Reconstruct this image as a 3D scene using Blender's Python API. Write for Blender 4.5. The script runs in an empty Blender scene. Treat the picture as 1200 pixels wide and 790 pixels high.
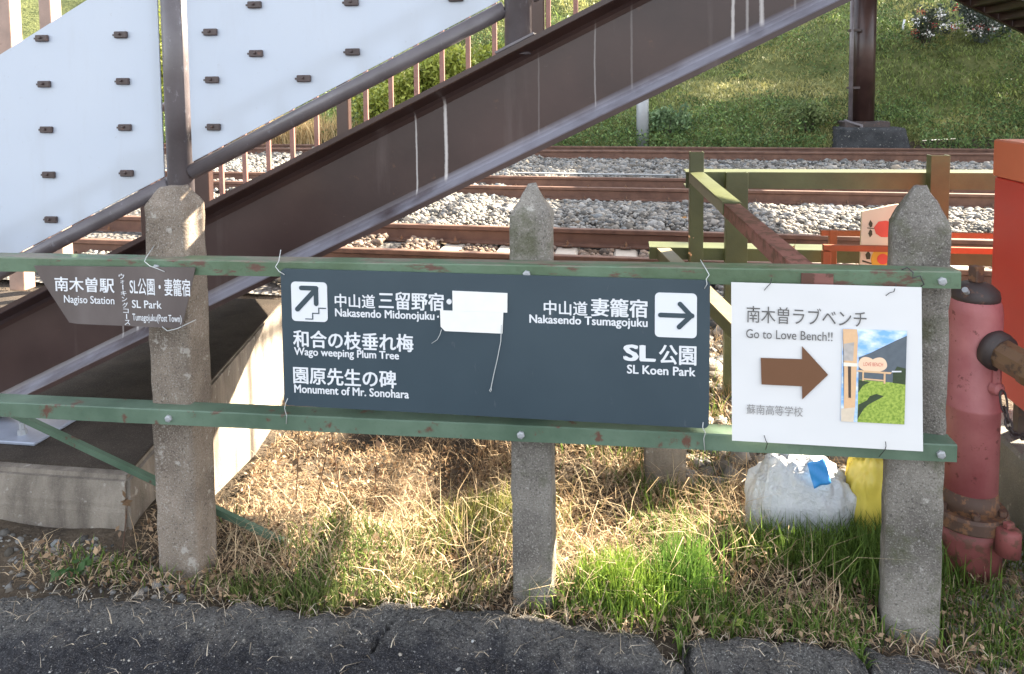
import bpy, bmesh, math, random
import numpy as np
from mathutils import Vector, Matrix, noise

C = bpy.context.scene
COL = C.collection
PI = math.pi
rad = math.radians
random.seed(7)
RNG = np.random.default_rng(11)

# ------------------------------------------------------------------ camera
cd = bpy.data.cameras.new('camera')
cam = bpy.data.objects.new('camera', cd)
COL.objects.link(cam)
cd.sensor_width = 36
cd.lens = 27
cd.shift_y = -0.1915
cd.clip_start = 0.05
cd.clip_end = 500
cam.location = (0, 0, 1.5)
cam.matrix_world = (Matrix.Translation((0, 0, 1.5)) @ Matrix.Rotation(rad(8.45), 4, 'Z')
                    @ Matrix.Rotation(rad(86), 4, 'X') @ Matrix.Rotation(rad(-0.5), 4, 'Z'))
C.camera = cam

# ------------------------------------------------------------------ sky and sun
SUN = Vector((1.3, 1.0, 1.0)).normalized()
EL, AZ = math.asin(SUN.z), math.atan2(SUN.x, SUN.y)
w = bpy.data.worlds.new('World')
C.world = w
w.use_nodes = True
nt = w.node_tree
bg = nt.nodes['Background']
sky = nt.nodes.new('ShaderNodeTexSky')
sky.sky_type = 'NISHITA'
sky.sun_disc = False
sky.sun_elevation = EL
sky.sun_rotation = AZ
sky.dust_density = 1.5
hs = nt.nodes.new('ShaderNodeHueSaturation')          # white balance for shade: takes most of the blue out of the sky light
hs.inputs['Saturation'].default_value = 0.36
nt.links.new(sky.outputs[0], hs.inputs['Color'])
nt.links.new(hs.outputs[0], bg.inputs[0])
bg.inputs[1].default_value = 0.088
sl = bpy.data.lights.new('sun', 'SUN')
sl.energy = 5.0
sl.angle = rad(0.5)
sl.color = (1.0, 0.87, 0.68)
so = bpy.data.objects.new('sun', sl)
COL.objects.link(so)
so.rotation_euler = SUN.to_track_quat('Z', 'Y').to_euler()
so.location = (20, 20, 25)

C.view_settings.view_transform = 'Standard'
C.view_settings.look = 'None'
C.view_settings.exposure = 3.15
C.view_settings.gamma = 1
C.render.engine = 'CYCLES'
C.cycles.use_denoising = True
C.cycles.max_bounces = 8
C.cycles.transparent_max_bounces = 8
C.cycles.sample_clamp_indirect = 6

# ------------------------------------------------------------------ materials
def srgb(r, g, b):
    f = lambda c: (c / 12.92 if c <= 0.04045 else ((c + 0.055) / 1.055) ** 2.4)
    return (f(r / 255), f(g / 255), f(b / 255))

class NT:
    """A small helper round one node tree."""
    def __init__(self, name):
        self.m = bpy.data.materials.new(name)
        self.m.use_nodes = True
        self.t = self.m.node_tree
        self.bsdf = self.t.nodes['Principled BSDF']
        self.tc = self.t.nodes.new('ShaderNodeTexCoord')
    def n(self, kind, **kw):
        nd = self.t.nodes.new(kind)
        for k, v in kw.items():
            setattr(nd, k, v)
        return nd
    def link(self, a, b):
        self.t.links.new(a, b)
    def val(self, sock, v):
        if isinstance(v, bpy.types.NodeSocket):
            self.link(v, sock)
        else:
            sock.default_value = v
    def math(self, op, a, b=0.0, clamp=False):
        nd = self.n('ShaderNodeMath', operation=op, use_clamp=clamp)
        self.val(nd.inputs[0], a)
        self.val(nd.inputs[1], b)
        return nd.outputs[0]
    def noise(self, scale, detail=4, rough=0.55, stretch=(1, 1, 1), loc=(0, 0, 0)):
        mp = self.n('ShaderNodeMapping')
        mp.inputs['Scale'].default_value = stretch
        mp.inputs['Location'].default_value = loc
        self.link(self.tc.outputs['Object'], mp.inputs['Vector'])
        nz = self.n('ShaderNodeTexNoise')
        nz.inputs['Scale'].default_value = scale
        nz.inputs['Detail'].default_value = detail
        nz.inputs['Roughness'].default_value = rough
        self.link(mp.outputs[0], nz.inputs['Vector'])
        return nz.outputs[0]
    def step(self, v, lo, hi):
        nd = self.n('ShaderNodeMapRange', clamp=True)
        self.link(v, nd.inputs[0])
        nd.inputs[1].default_value = lo
        nd.inputs[2].default_value = hi
        return nd.outputs[0]
    def mix(self, f, a, b):
        nd = self.n('ShaderNodeMix', data_type='RGBA')
        self.val(nd.inputs[0], f)
        self.val(nd.inputs[6], a if isinstance(a, bpy.types.NodeSocket) else (*a[:3], 1))
        self.val(nd.inputs[7], b if isinstance(b, bpy.types.NodeSocket) else (*b[:3], 1))
        return nd.outputs[2]
    def voronoi(self, scale):
        nd = self.n('ShaderNodeTexVoronoi')
        nd.inputs['Scale'].default_value = scale
        self.link(self.tc.outputs['Object'], nd.inputs['Vector'])
        return nd
    def attr(self, name='Col'):
        nd = self.n('ShaderNodeAttribute')
        nd.attribute_name = name
        return nd.outputs['Color']
    def bump(self, h, strength, dist=0.01):
        nd = self.n('ShaderNodeBump')
        nd.inputs['Strength'].default_value = strength
        nd.inputs['Distance'].default_value = dist
        self.link(h, nd.inputs['Height'])
        self.link(nd.outputs[0], self.bsdf.inputs['Normal'])
    def out(self, col, rough=0.6, metal=0.0, spec=0.5):
        self.val(self.bsdf.inputs['Base Color'], col if isinstance(col, bpy.types.NodeSocket) else (*col[:3], 1))
        self.val(self.bsdf.inputs['Roughness'], rough)
        self.bsdf.inputs['Metallic'].default_value = metal
        self.bsdf.inputs['Specular IOR Level'].default_value = spec
        return self.m

def flat(name, col, rough=0.6, metal=0.0, var=0.12, scale=14):
    k = NT(name)
    f = k.noise(scale, 5)
    c = k.mix(f, tuple(x * (1 - var) for x in col), tuple(min(1, x * (1 + var)) for x in col))
    return k.out(c, rough, metal)

def painted(name, col, rust, amount=0.6, scale=18, rough=0.45, second=None):
    """old paint: patchy tone, flakes of rust, grime"""
    k = NT(name)
    a = k.noise(6, 5)
    base = k.mix(k.step(a, 0.35, 0.7), tuple(x * 0.8 for x in col), second or tuple(x * 1.15 for x in col))
    r = k.step(k.noise(scale, 8, 0.65), amount, amount + 0.06)
    c = k.mix(r, base, rust)
    g = k.step(k.noise(70, 3), 0.6, 0.8)
    c = k.mix(k.math('MULTIPLY', g, 0.35), c, tuple(x * 0.5 for x in col))
    k.bump(k.noise(60, 5), 0.25, 0.004)
    return k.out(c, rough)

def concrete(name, lo, hi, moss=None, pale=(0.42, 0.40, 0.36), speck=1.0, streak=False, lichen=0.55):
    k = NT(name)
    a = k.noise(9, 6, 0.6, stretch=(1, 1, 0.22)) if streak else k.noise(5, 6, 0.6)
    c = k.mix(k.step(a, 0.32, 0.68), lo, hi)
    v = k.voronoi(190)
    g = k.step(k.noise(240, 2), 0.54, 0.68)
    c = k.mix(k.math('MULTIPLY', g, 0.42 * speck), c, pale)
    d = k.step(k.noise(170, 2, loc=(3, 1, 7)), 0.56, 0.7)
    c = k.mix(k.math('MULTIPLY', d, 0.6 * speck), c, tuple(x * 0.35 for x in lo))
    if moss:
        mm = k.step(k.noise(9, 7, 0.65, loc=(9, 2, 1)), 0.52, 0.66)
        c = k.mix(k.math('MULTIPLY', mm, 0.7), c, moss)
    li = k.step(k.noise(22, 6, 0.6, loc=(1, 5, 2)), 0.62, 0.68)
    c = k.mix(k.math('MULTIPLY', li, lichen), c, pale)
    k.bump(k.noise(150, 4), 0.7, 0.006)
    return k.out(c, 0.9, spec=0.25)

def vcol(name, rough=0.7, translucent=0.0, tint_noise=0.0, bump=0.0):
    """colour from the mesh's own per-piece colour"""
    k = NT(name)
    c = k.attr()
    if tint_noise:
        f = k.noise(40, 4)
        d = k.n('ShaderNodeHueSaturation')
        k.link(c, d.inputs['Color'])
        k.link(k.math('ADD', k.math('MULTIPLY', f, tint_noise), 1 - tint_noise / 2), d.inputs['Value'])
        c = d.outputs[0]
    if bump:
        k.bump(k.noise(55, 4), bump, 0.01)
    m = k.out(c, rough, spec=0.3)
    if translucent:
        tr = k.n('ShaderNodeBsdfTranslucent')
        k.link(c, tr.inputs[0])
        mx = k.n('ShaderNodeMixShader')
        mx.inputs[0].default_value = translucent
        k.link(k.bsdf.outputs[0], mx.inputs[1])
        k.link(tr.outputs[0], mx.inputs[2])
        k.link(mx.outputs[0], k.t.nodes['Material Output'].inputs[0])
    return m

M = {}
M['post'] = concrete('weathered_concrete', (0.085, 0.075, 0.066), (0.22, 0.20, 0.175), moss=(0.06, 0.065, 0.03))
M['post_warm'] = concrete('brownish_concrete', (0.115, 0.09, 0.07), (0.25, 0.205, 0.165))
M['block'] = concrete('old_foundation_concrete', (0.10, 0.083, 0.068), (0.29, 0.25, 0.205), speck=0.3, streak=True)
M['shaded_top'] = concrete('shade_dark_concrete', (0.025, 0.019, 0.014), (0.055, 0.042, 0.033), speck=0.2, lichen=0.0)  # block top colour with the shade of the stairs put in
M['sleeper'] = concrete('sleeper_concrete', (0.30, 0.25, 0.20), (0.42, 0.37, 0.31), speck=0.3)
M['footing'] = concrete('dark_footing_concrete', (0.018, 0.02, 0.022), (0.055, 0.056, 0.06), speck=0.3)
M['slab'] = concrete('pad_concrete', (0.13, 0.125, 0.115), (0.22, 0.21, 0.19), speck=0.5)
M['green'] = painted('old_green_paint', (0.078, 0.130, 0.085), (0.10, 0.045, 0.03), 0.60, 16, second=(0.115, 0.17, 0.12))
M['olive'] = painted('olive_green_paint', (0.085, 0.098, 0.042), (0.10, 0.07, 0.035), 0.70, 30, 0.4)
M['sunlit_olive'] = painted('sunlit_olive_paint', (0.24, 0.20, 0.12), (0.13, 0.09, 0.05), 0.62, 18, 0.5)  # olive paint with sunlight put into the colour, for the lower strut
M['rust_red'] = painted('rust_red_paint', (0.19, 0.075, 0.06), (0.085, 0.035, 0.022), 0.5, 25, 0.6)
M['orange'] = painted('orange_paint', (0.34, 0.085, 0.028), (0.25, 0.07, 0.03), 0.62, 18, 0.5)
M['red'] = painted('hydrant_red', (0.37, 0.10, 0.105), (0.16, 0.045, 0.04), 0.6, 30, 0.55, second=(0.43, 0.16, 0.155))
M['dull_red'] = painted('dull_rusty_red', (0.20, 0.055, 0.05), (0.11, 0.045, 0.03), 0.52, 28, 0.65)
M['red_box'] = flat('cabinet_red', (0.44, 0.032, 0.026), 0.4, var=0.08, scale=6)
M['red_pale'] = flat('pale_orange_red', (0.50, 0.12, 0.06), 0.45, var=0.06)
M['rust'] = painted('dark_rust', (0.085, 0.045, 0.03), (0.16, 0.075, 0.035), 0.5, 30, 0.7)
M['dark_iron'] = painted('dark_iron', (0.045, 0.032, 0.03), (0.11, 0.055, 0.035), 0.58, 30, 0.6)
M['brass'] = painted('aged_brass', (0.15, 0.085, 0.045), (0.06, 0.035, 0.025), 0.55, 26, 0.42)
M['white'] = flat('sign_white', (0.64, 0.65, 0.67), 0.5, var=0.02)
M['tape'] = flat('white_tape', (0.72, 0.71, 0.68), 0.6, var=0.06, scale=30)
M['ink_grey'] = flat('grey_ink', (0.11, 0.105, 0.10), 0.7, var=0.05)
M['ink_light'] = flat('pale_grey_ink', (0.24, 0.23, 0.22), 0.7, var=0.05)
M['ink_brown'] = flat('brown_ink', (0.135, 0.058, 0.024), 0.6, var=0.06)
M['wire'] = flat('thin_wire', (0.42, 0.43, 0.42), 0.5, var=0.1)
M['wire_dark'] = flat('dark_wire', (0.03, 0.03, 0.03), 0.5)
M['fastener'] = painted('brown_fastener', (0.055, 0.035, 0.032), (0.11, 0.055, 0.04), 0.6, 40, 0.5)
M['baluster'] = painted('red_brown_paint', (0.22, 0.105, 0.085), (0.15, 0.06, 0.045), 0.62, 20, 0.5)
M['steel_post'] = painted('beige_brown_steel', (0.28, 0.185, 0.145), (0.18, 0.10, 0.07), 0.66, 12, 0.5)
M['grey_pole'] = flat('grey_galvanised', (0.30, 0.31, 0.32), 0.5, 0.2)
M['blue_steel'] = flat('bluish_galvanised_plate', (0.33, 0.36, 0.44), 0.35, 0.3, var=0.25, scale=20)
M['bark'] = concrete('tree_bark', (0.05, 0.04, 0.03), (0.11, 0.09, 0.07), speck=0.2)
M['blue_label'] = flat('blue_label', (0.05, 0.27, 0.62), 0.4, var=0.08)
M['yellow_sack'] = flat('yellow_plastic', (0.56, 0.44, 0.07), 0.45, var=0.2, scale=14)
M['cream'] = flat('cream_board', (0.56, 0.55, 0.41), 0.6, var=0.06)
M['tulip_red'] = flat('tulip_red', (0.55, 0.09, 0.06), 0.6)
M['leaf_dark'] = flat('printed_leaf', (0.035, 0.05, 0.025), 0.6)
M['print_yellow'] = flat('printed_yellow', (0.55, 0.36, 0.04), 0.6)
M['gravel'] = vcol('ballast_stone', 0.9, tint_noise=0.5, bump=0.5)
M['straw'] = vcol('straw', 0.65, 0.2)
M['leaf'] = vcol('leaf', 0.55, 0.3)
M['petal'] = flat('white_petal', (0.8, 0.78, 0.76), 0.6, var=0.04)
M['petal_red'] = flat('red_petal', (0.5, 0.06, 0.05), 0.6)

def m_board():
    k = NT('slate_blue_board')
    a = k.noise(3, 5)
    c = k.mix(k.step(a, 0.3, 0.7), (0.028, 0.046, 0.060), (0.038, 0.059, 0.074))
    s = k.step(k.noise(30, 6, 0.7, stretch=(1, 1, 0.25)), 0.66, 0.74)
    c = k.mix(k.math('MULTIPLY', s, 0.25), c, (0.2, 0.2, 0.2))
    k.bump(k.noise(8, 3), 0.05, 0.01)
    return k.out(c, 0.42)
M['board'] = m_board()

def m_plate():
    k = NT('tarnished_plate')
    a = k.noise(7, 6, stretch=(1, 1, 0.5))
    c = k.mix(k.step(a, 0.3, 0.7), (0.105, 0.085, 0.08), (0.165, 0.14, 0.135))
    return k.out(c, 0.38, 0.35)
M['plate'] = m_plate()

def m_paper():
    k = NT('laminated_paper')
    a = k.noise(4, 3)
    c = k.mix(a, (0.60, 0.60, 0.605), (0.66, 0.65, 0.64))
    k.bump(k.noise(5, 2), 0.25, 0.02)
    return k.out(c, 0.32)
M['paper'] = m_paper()

def m_girder():
    k = NT('brown_girder_paint')
    a = k.noise(2.2, 5)
    c = k.mix(k.step(a, 0.35, 0.68), (0.030, 0.015, 0.013), (0.056, 0.030, 0.025))
    s = k.step(k.noise(9, 6, 0.6, stretch=(1, 1, 0.12)), 0.6, 0.78)
    c = k.mix(k.math('MULTIPLY', s, 0.3), c, (0.15, 0.115, 0.11))
    sc = k.step(k.noise(38, 6, 0.75, stretch=(0.5, 1, 1)), 0.67, 0.74)
    c = k.mix(k.math('MULTIPLY', sc, 0.35), c, (0.24, 0.2, 0.2))
    # lime runs below the drain holes of the steps: (x, half width, lowest z, strength)
    sep = k.n('ShaderNodeSeparateXYZ')
    k.link(k.tc.outputs['Object'], sep.inputs[0])
    wob = k.math('MULTIPLY', k.math('SUBTRACT', k.noise(5, 4), 0.5), 0.012)
    fine = k.noise(45, 5, 0.7)
    x = k.math('ADD', sep.outputs[0], wob)
    tot = None
    for x0, hw, z0, z1, st in ((-0.742, 0.0035, 0.9, 1.47, 0.75), (-0.634, 0.0065, 0.9, 1.56, 0.95), (-0.105, 0.003, 1.5, 1.76, 0.35),
                               (0.352, 0.006, 1.5, 2.2, 0.75), (0.398, 0.005, 1.5, 2.2, 0.4), (0.445, 0.008, 1.5, 2.2, 0.7), (0.02, 0.004, 1.5, 1.83, 0.16),
                               (-0.30, 0.003, 1.45, 1.66, 0.14), (-1.921, 0.004, 0.4, 0.64, 0.4), (-1.858, 0.006, 0.4, 0.64, 0.6), (-1.82, 0.006, 0.4, 0.66, 0.7), (0.55, 0.004, 1.6, 2.2, 0.2)):
        d = k.math('ABSOLUTE', k.math('SUBTRACT', x, x0))
        wv = k.math('MULTIPLY', hw, k.math('ADD', fine, 0.55))
        mk = k.math('SUBTRACT', 1.0, k.math('DIVIDE', d, wv), clamp=True)
        mk = k.math('MULTIPLY', k.math('POWER', mk, 0.5), st)
        z0 = 0.680 + 0.485 * (x0 + 1.53) + 0.060; z1 = min(z1, z0 + 0.28)
        lo = k.math('MULTIPLY', k.step(sep.outputs[2], z0 - 0.01, z0 + 0.01), k.step(sep.outputs[2], z1 + 0.015, z1 - 0.03))
        mk = k.math('MULTIPLY', mk, lo)
        tot = mk if tot is None else k.math('MAXIMUM', tot, mk)
    rb = k.step(k.noise(16, 7, 0.7, loc=(2, 3, 4)), 0.64, 0.72)
    c = k.mix(k.math('MULTIPLY', rb, 0.4), c, (0.13, 0.06, 0.03))
    # sky highlight painted as a pale stripe in the root of the bottom flange
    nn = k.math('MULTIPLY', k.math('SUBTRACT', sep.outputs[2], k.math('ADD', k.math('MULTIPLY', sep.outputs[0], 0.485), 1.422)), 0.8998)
    sky_sheen = k.math('MULTIPLY', k.step(nn, 0.016, 0.024), k.step(nn, 0.070, 0.040))
    sky_sheen = k.math('MULTIPLY', sky_sheen, k.step(k.noise(4, 6, 0.6), 0.25, 0.6))
    c = k.mix(k.math('MULTIPLY', sky_sheen, 0.62), c, (0.36, 0.36, 0.42))
    c = k.mix(tot, c, (0.50, 0.46, 0.44))
    k.bump(k.noise(35, 4), 0.12, 0.004)
    k.bsdf.inputs['Coat Weight'].default_value = 0.12
    k.bsdf.inputs['Coat Roughness'].default_value = 0.12
    return k.out(c, k.math('ADD', k.math('MULTIPLY', a, 0.15), 0.34), 0.0, 0.35)
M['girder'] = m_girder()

def m_tube():
    k = NT('worn_grey_brown_tube')
    a = k.noise(5, 6, 0.6)
    c = k.mix(k.step(a, 0.3, 0.7), (0.075, 0.062, 0.064), (0.135, 0.118, 0.125))
    s = k.step(k.noise(30, 6, 0.7, stretch=(1, 1, 0.5)), 0.6, 0.72)
    c = k.mix(k.math('MULTIPLY', s, 0.5), c, (0.32, 0.31, 0.34))
    k.bump(k.noise(40, 4), 0.15, 0.004)
    return k.out(c, 0.36)
M['tube'] = m_tube()

def m_panel():
    k = NT('frosted_panel')
    a = k.noise(2.5, 4)
    c = k.mix(a, (0.41, 0.445, 0.50), (0.47, 0.495, 0.535))
    d = k.step(k.noise(12, 6, 0.7, stretch=(1, 1, 0.2)), 0.55, 0.8)
    c = k.mix(k.math('MULTIPLY', d, 0.2), c, (0.34, 0.32, 0.31))
    d2 = k.step(k.noise(45, 4, 0.7), 0.66, 0.72)
    c = k.mix(k.math('MULTIPLY', d2, 0.25), c, (0.25, 0.2, 0.17))
    m = k.out(c, 0.5)
    tr = k.n('ShaderNodeBsdfTranslucent')
    tr.inputs[0].default_value = (0.6, 0.72, 0.95, 1)
    mx = k.n('ShaderNodeMixShader')
    mx.inputs[0].default_value = 0.12
    k.link(k.bsdf.outputs[0], mx.inputs[1])
    k.link(tr.outputs[0], mx.inputs[2])
    k.link(mx.outputs[0], k.t.nodes['Material Output'].inputs[0])
    return m
M['panel'] = m_panel()

def m_rail():
    k = NT('rail_rust')
    a = k.noise(8, 6)
    c = k.mix(k.step(a, 0.3, 0.7), (0.085, 0.04, 0.026), (0.155, 0.078, 0.05))
    return k.out(c, 0.75)
M['rail'] = m_rail()
M['rail_head'] = flat('polished_rail_head', (0.30, 0.27, 0.24), 0.38, 0.6, var=0.2, scale=25)

def m_asphalt():
    k = NT('old_asphalt')
    a = k.noise(4, 6, 0.6)
    c = k.mix(k.step(a, 0.3, 0.7), (0.020, 0.020, 0.025), (0.048, 0.047, 0.052))
    g = k.step(k.noise(230, 2), 0.58, 0.70)
    c = k.mix(k.math('MULTIPLY', g, 0.75), c, (0.26, 0.25, 0.25))
    b = k.step(k.noise(120, 2, loc=(4, 4, 4)), 0.62, 0.7)
    c = k.mix(k.math('MULTIPLY', b, 0.6), c, (0.16, 0.155, 0.15))
    # dust and dry moss that has settled along the broken rim (own outline, stored on the mesh)
    dust = k.n('ShaderNodeSeparateColor')
    k.link(k.attr(), dust.inputs[0])
    df = k.math('ADD', dust.outputs[0], k.math('MULTIPLY', k.math('SUBTRACT', k.noise(16, 8, 0.72), 0.5), 1.7))
    df = k.step(df, 0.30, 0.68)
    pit = k.step(k.noise(95, 3, 0.6, loc=(7, 1, 2)), 0.50, 0.64)
    c = k.mix(k.math('MULTIPLY', df, 0.75), c, k.mix(g, k.mix(pit, (0.15, 0.14, 0.128), (0.055, 0.052, 0.05)), (0.36, 0.35, 0.32)))
    h = k.math('ADD', k.noise(150, 3), k.math('MULTIPLY', k.noise(60, 3), 0.8))
    k.bump(h, 1.0, 0.03)
    return k.out(c, 0.85, spec=0.3)
M['asphalt'] = m_asphalt()

def m_ground():
    k = NT('soil')
    a = k.noise(3, 7, 0.65)
    c = k.mix(k.step(a, 0.35, 0.65), (0.028, 0.023, 0.018), (0.10, 0.075, 0.052))
    g = k.step(k.noise(60, 4), 0.55, 0.7)
    c = k.mix(k.math('MULTIPLY', g, 0.35), c, (0.2, 0.16, 0.115))
    k.bump(k.noise(40, 6), 0.8, 0.03)
    return k.out(c, 0.95, spec=0.2)
M['ground'] = m_ground()

def m_bed():
    k = NT('ballast_bed')
    v = k.voronoi(24)
    c = k.mix(k.step(v.outputs[0], 0.0, 0.6), (0.24, 0.225, 0.21), (0.06, 0.055, 0.05))
    k.bump(v.outputs[0], 1.0, 0.03)
    return k.out(c, 0.95, spec=0.2)
M['bed'] = m_bed()

def m_hill():
    k = NT('grassy_slope')
    a = k.noise(1.2, 7, 0.65)
    c = k.mix(k.step(a, 0.35, 0.65), (0.06, 0.075, 0.025), (0.16, 0.17, 0.06))
    k.bump(k.noise(9, 6), 0.8, 0.08)
    return k.out(c, 0.95, spec=0.2)
M['hill'] = m_hill()

# ------------------------------------------------------------------ object helpers
def props(o, label=None, cat=None, group=None, kind=None):
    if label: o['label'] = label
    if cat: o['category'] = cat
    if group: o['group'] = group
    if kind: o['kind'] = kind
    return o

def link(name, me, mat, parent=None, smooth=False):
    me.materials.clear()
    for x in (mat if isinstance(mat, (list, tuple)) else [mat]):
        me.materials.append(x)
    if smooth:
        me.polygons.foreach_set('use_smooth', [True] * len(me.polygons))
    o = bpy.data.objects.new(name, me)
    COL.objects.link(o)
    if parent is not None:
        o.parent = parent
        mw = Matrix.Translation(-parent.location) if parent.type == 'EMPTY' else None
        if mw: o.matrix_parent_inverse = mw
    return o

def obj(name, bm, mat, parent=None, smooth=False):
    me = bpy.data.meshes.new(name)
    bm.normal_update()
    bm.to_mesh(me)
    bm.free()
    return link(name, me, mat, parent, smooth)

def thing(name, label, cat, loc=(0, 0, 0), group=None):
    o = bpy.data.objects.new(name, None)
    o.empty_display_size = 0.1
    COL.objects.link(o)
    o.location = loc
    return props(o, label, cat, group)

def dup(root, delta, label=None):
    """a copy of a thing with copies of its parts and sub-parts, moved by delta"""
    r = root.copy()
    COL.objects.link(r)
    r.location = Vector(root.location) + Vector(delta)
    if label: r['label'] = label
    for ch in list(root.children):
        c = ch.copy()
        COL.objects.link(c)
        c.parent = r
        for g in list(ch.children):
            d = g.copy()
            COL.objects.link(d)
            d.parent = c
    return r

def B(): return bmesh.new()

def box(bm, x0, x1, y0, y1, z0, z1, bevel=0.0, rz=0.0, seg=1):
    r = bmesh.ops.create_cube(bm, size=1)
    vs = r['verts']
    cx, cy, cz = (x0 + x1) / 2, (y0 + y1) / 2, (z0 + z1) / 2
    for v in vs:
        v.co = Vector((v.co.x * (x1 - x0), v.co.y * (y1 - y0), v.co.z * (z1 - z0)))
    if bevel:
        es = list({e for v in vs for e in v.link_edges})
        g = bmesh.ops.bevel(bm, geom=es, offset=bevel, segments=seg, affect='EDGES', profile=0.6)
        vs = list({v for f in g['faces'] for v in f.verts} | {v for v in vs if v.is_valid})
    rot = Matrix.Rotation(rz, 3, 'Z')
    for v in vs:
        v.co = rot @ v.co + Vector((cx, cy, cz))
    return vs

def xbox(bm, u, org, a0, a1, b0, b1, c0, c1, bevel=0.0):
    """box in a frame: u = three axes, org = origin"""
    vs = box(bm, a0, a1, b0, b1, c0, c1, bevel)
    for v in vs:
        v.co = Vector(org) + u[0] * v.co.x + u[1] * v.co.y + u[2] * v.co.z
    return vs

def tube(bm, pts, r, n=10, caps=True):
    pts = [Vector(p) for p in pts]
    rs = r if isinstance(r, (list, tuple)) else [r] * len(pts)
    rings = []
    up = None
    for i, p in enumerate(pts):
        d = (pts[min(i + 1, len(pts) - 1)] - pts[max(i - 1, 0)]).normalized()
        if up is None:
            up = Vector((0, 0, 1)) if abs(d.z) < 0.9 else Vector((0, 1, 0))
        a = d.cross(up).normalized()
        b = a.cross(d).normalized()
        up = b
        rings.append([bm.verts.new(p + (a * math.cos(2 * PI * k / n) + b * math.sin(2 * PI * k / n)) * rs[i]) for k in range(n)])
    for i in range(len(pts) - 1):
        for k in range(n):
            bm.faces.new((rings[i][k], rings[i][(k + 1) % n], rings[i + 1][(k + 1) % n], rings[i + 1][k]))
    if caps:
        bm.faces.new(rings[0][::-1])
        bm.faces.new(rings[-1])
    bmesh.ops.recalc_face_normals(bm, faces=bm.faces)

def lathe(bm, prof, org=(0, 0, 0), axis=(0, 0, 1), n=32):
    ax = Vector(axis).normalized()
    a = ax.orthogonal().normalized()
    b = ax.cross(a)
    rings = []
    for r, h in prof:
        rings.append([bm.verts.new(Vector(org) + ax * h + (a * math.cos(2 * PI * k / n) + b * math.sin(2 * PI * k / n)) * max(r, 1e-4)) for k in range(n)])
    for i in range(len(prof) - 1):
        for k in range(n):
            bm.faces.new((rings[i][k], rings[i][(k + 1) % n], rings[i + 1][(k + 1) % n], rings[i + 1][k]))
    bm.faces.new(rings[0][::-1])
    bm.faces.new(rings[-1])
    bmesh.ops.recalc_face_normals(bm, faces=bm.faces)

def prism_xz(bm, poly, y0, y1):
    """polygon in the XZ plane given thickness from y0 (front) to y1"""
    a = [bm.verts.new((x, y0, z)) for x, z in poly]
    b = [bm.verts.new((x, y1, z)) for x, z in poly]
    n = len(poly)
    bm.faces.new(a)
    bm.faces.new(b[::-1])
    for i in range(n):
        bm.faces.new((a[i], b[i], b[(i + 1) % n], a[(i + 1) % n]))
    bmesh.ops.recalc_face_normals(bm, faces=bm.faces)

def sheet(bm, N, f, th):
    """thin closed sheet from f(u, v) -> (x, y, z); front looks towards -Y, th thick"""
    Fr = [[bm.verts.new(f(i / N, j / N)) for i in range(N + 1)] for j in range(N + 1)]
    Bk = [[bm.verts.new(Vector(f(i / N, j / N)) + Vector((0, th, 0))) for i in range(N + 1)] for j in range(N + 1)]
    for j in range(N):
        for i in range(N):
            bm.faces.new((Fr[j][i], Fr[j][i + 1], Fr[j + 1][i + 1], Fr[j + 1][i]))
            bm.faces.new((Bk[j][i], Bk[j + 1][i], Bk[j + 1][i + 1], Bk[j][i + 1]))
    rim = [(0, i) for i in range(N)] + [(j, N) for j in range(N)] + [(N, i) for i in range(N, 0, -1)] + [(j, 0) for j in range(N, 0, -1)]
    for k in range(len(rim)):
        p, q = rim[k], rim[(k + 1) % len(rim)]
        bm.faces.new((Fr[q[0]][q[1]], Fr[p[0]][p[1]], Bk[p[0]][p[1]], Bk[q[0]][q[1]]))

def rrect(x0, x1, z0, z1, r, n=6):
    out = []
    for cx, cz, a0 in ((x1 - r, z1 - r, 0), (x0 + r, z1 - r, 90), (x0 + r, z0 + r, 180), (x1 - r, z0 + r, 270)):
        for k in range(n + 1):
            a = rad(a0 + 90 * k / n)
            out.append((cx + r * math.cos(a), cz + r * math.sin(a)))
    return out

def np_mesh(name, V, T, cols=None):
    """mesh from arrays: V (n,3), T (m,3) triangles, one colour per vertex"""
    me = bpy.data.meshes.new(name)
    V = np.asarray(V, np.float32)
    T = np.asarray(T, np.int32)
    me.vertices.add(len(V))
    me.vertices.foreach_set('co', V.ravel())
    me.loops.add(T.size)
    me.loops.foreach_set('vertex_index', T.ravel())
    me.polygons.add(len(T))
    me.polygons.foreach_set('loop_start', np.arange(0, T.size, 3, dtype=np.int32))
    me.update(calc_edges=True)
    if cols is not None:
        at = me.color_attributes.new('Col', 'FLOAT_COLOR', 'POINT')
        at.data.foreach_set('color', np.concatenate([cols, np.ones((len(cols), 1))], 1).astype(np.float32).ravel())
    return me

# ------------------------------------------------------------------ terrain
TS = -0.05                                     # the tracks run at a slight angle to the fence
def smooth(e0, e1, x):
    t = np.clip((x - e0) / (e1 - e0), 0, 1)
    return t * t * (3 - 2 * t)

def wob(x, y):
    return np.sin(x * 1.7 + y * 0.9) * 0.4 + np.sin(x * 0.6 - y * 1.3 + 1) * 0.6 + np.sin(x * 3.1 + y * 2.7 + 2) * 0.25

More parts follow.
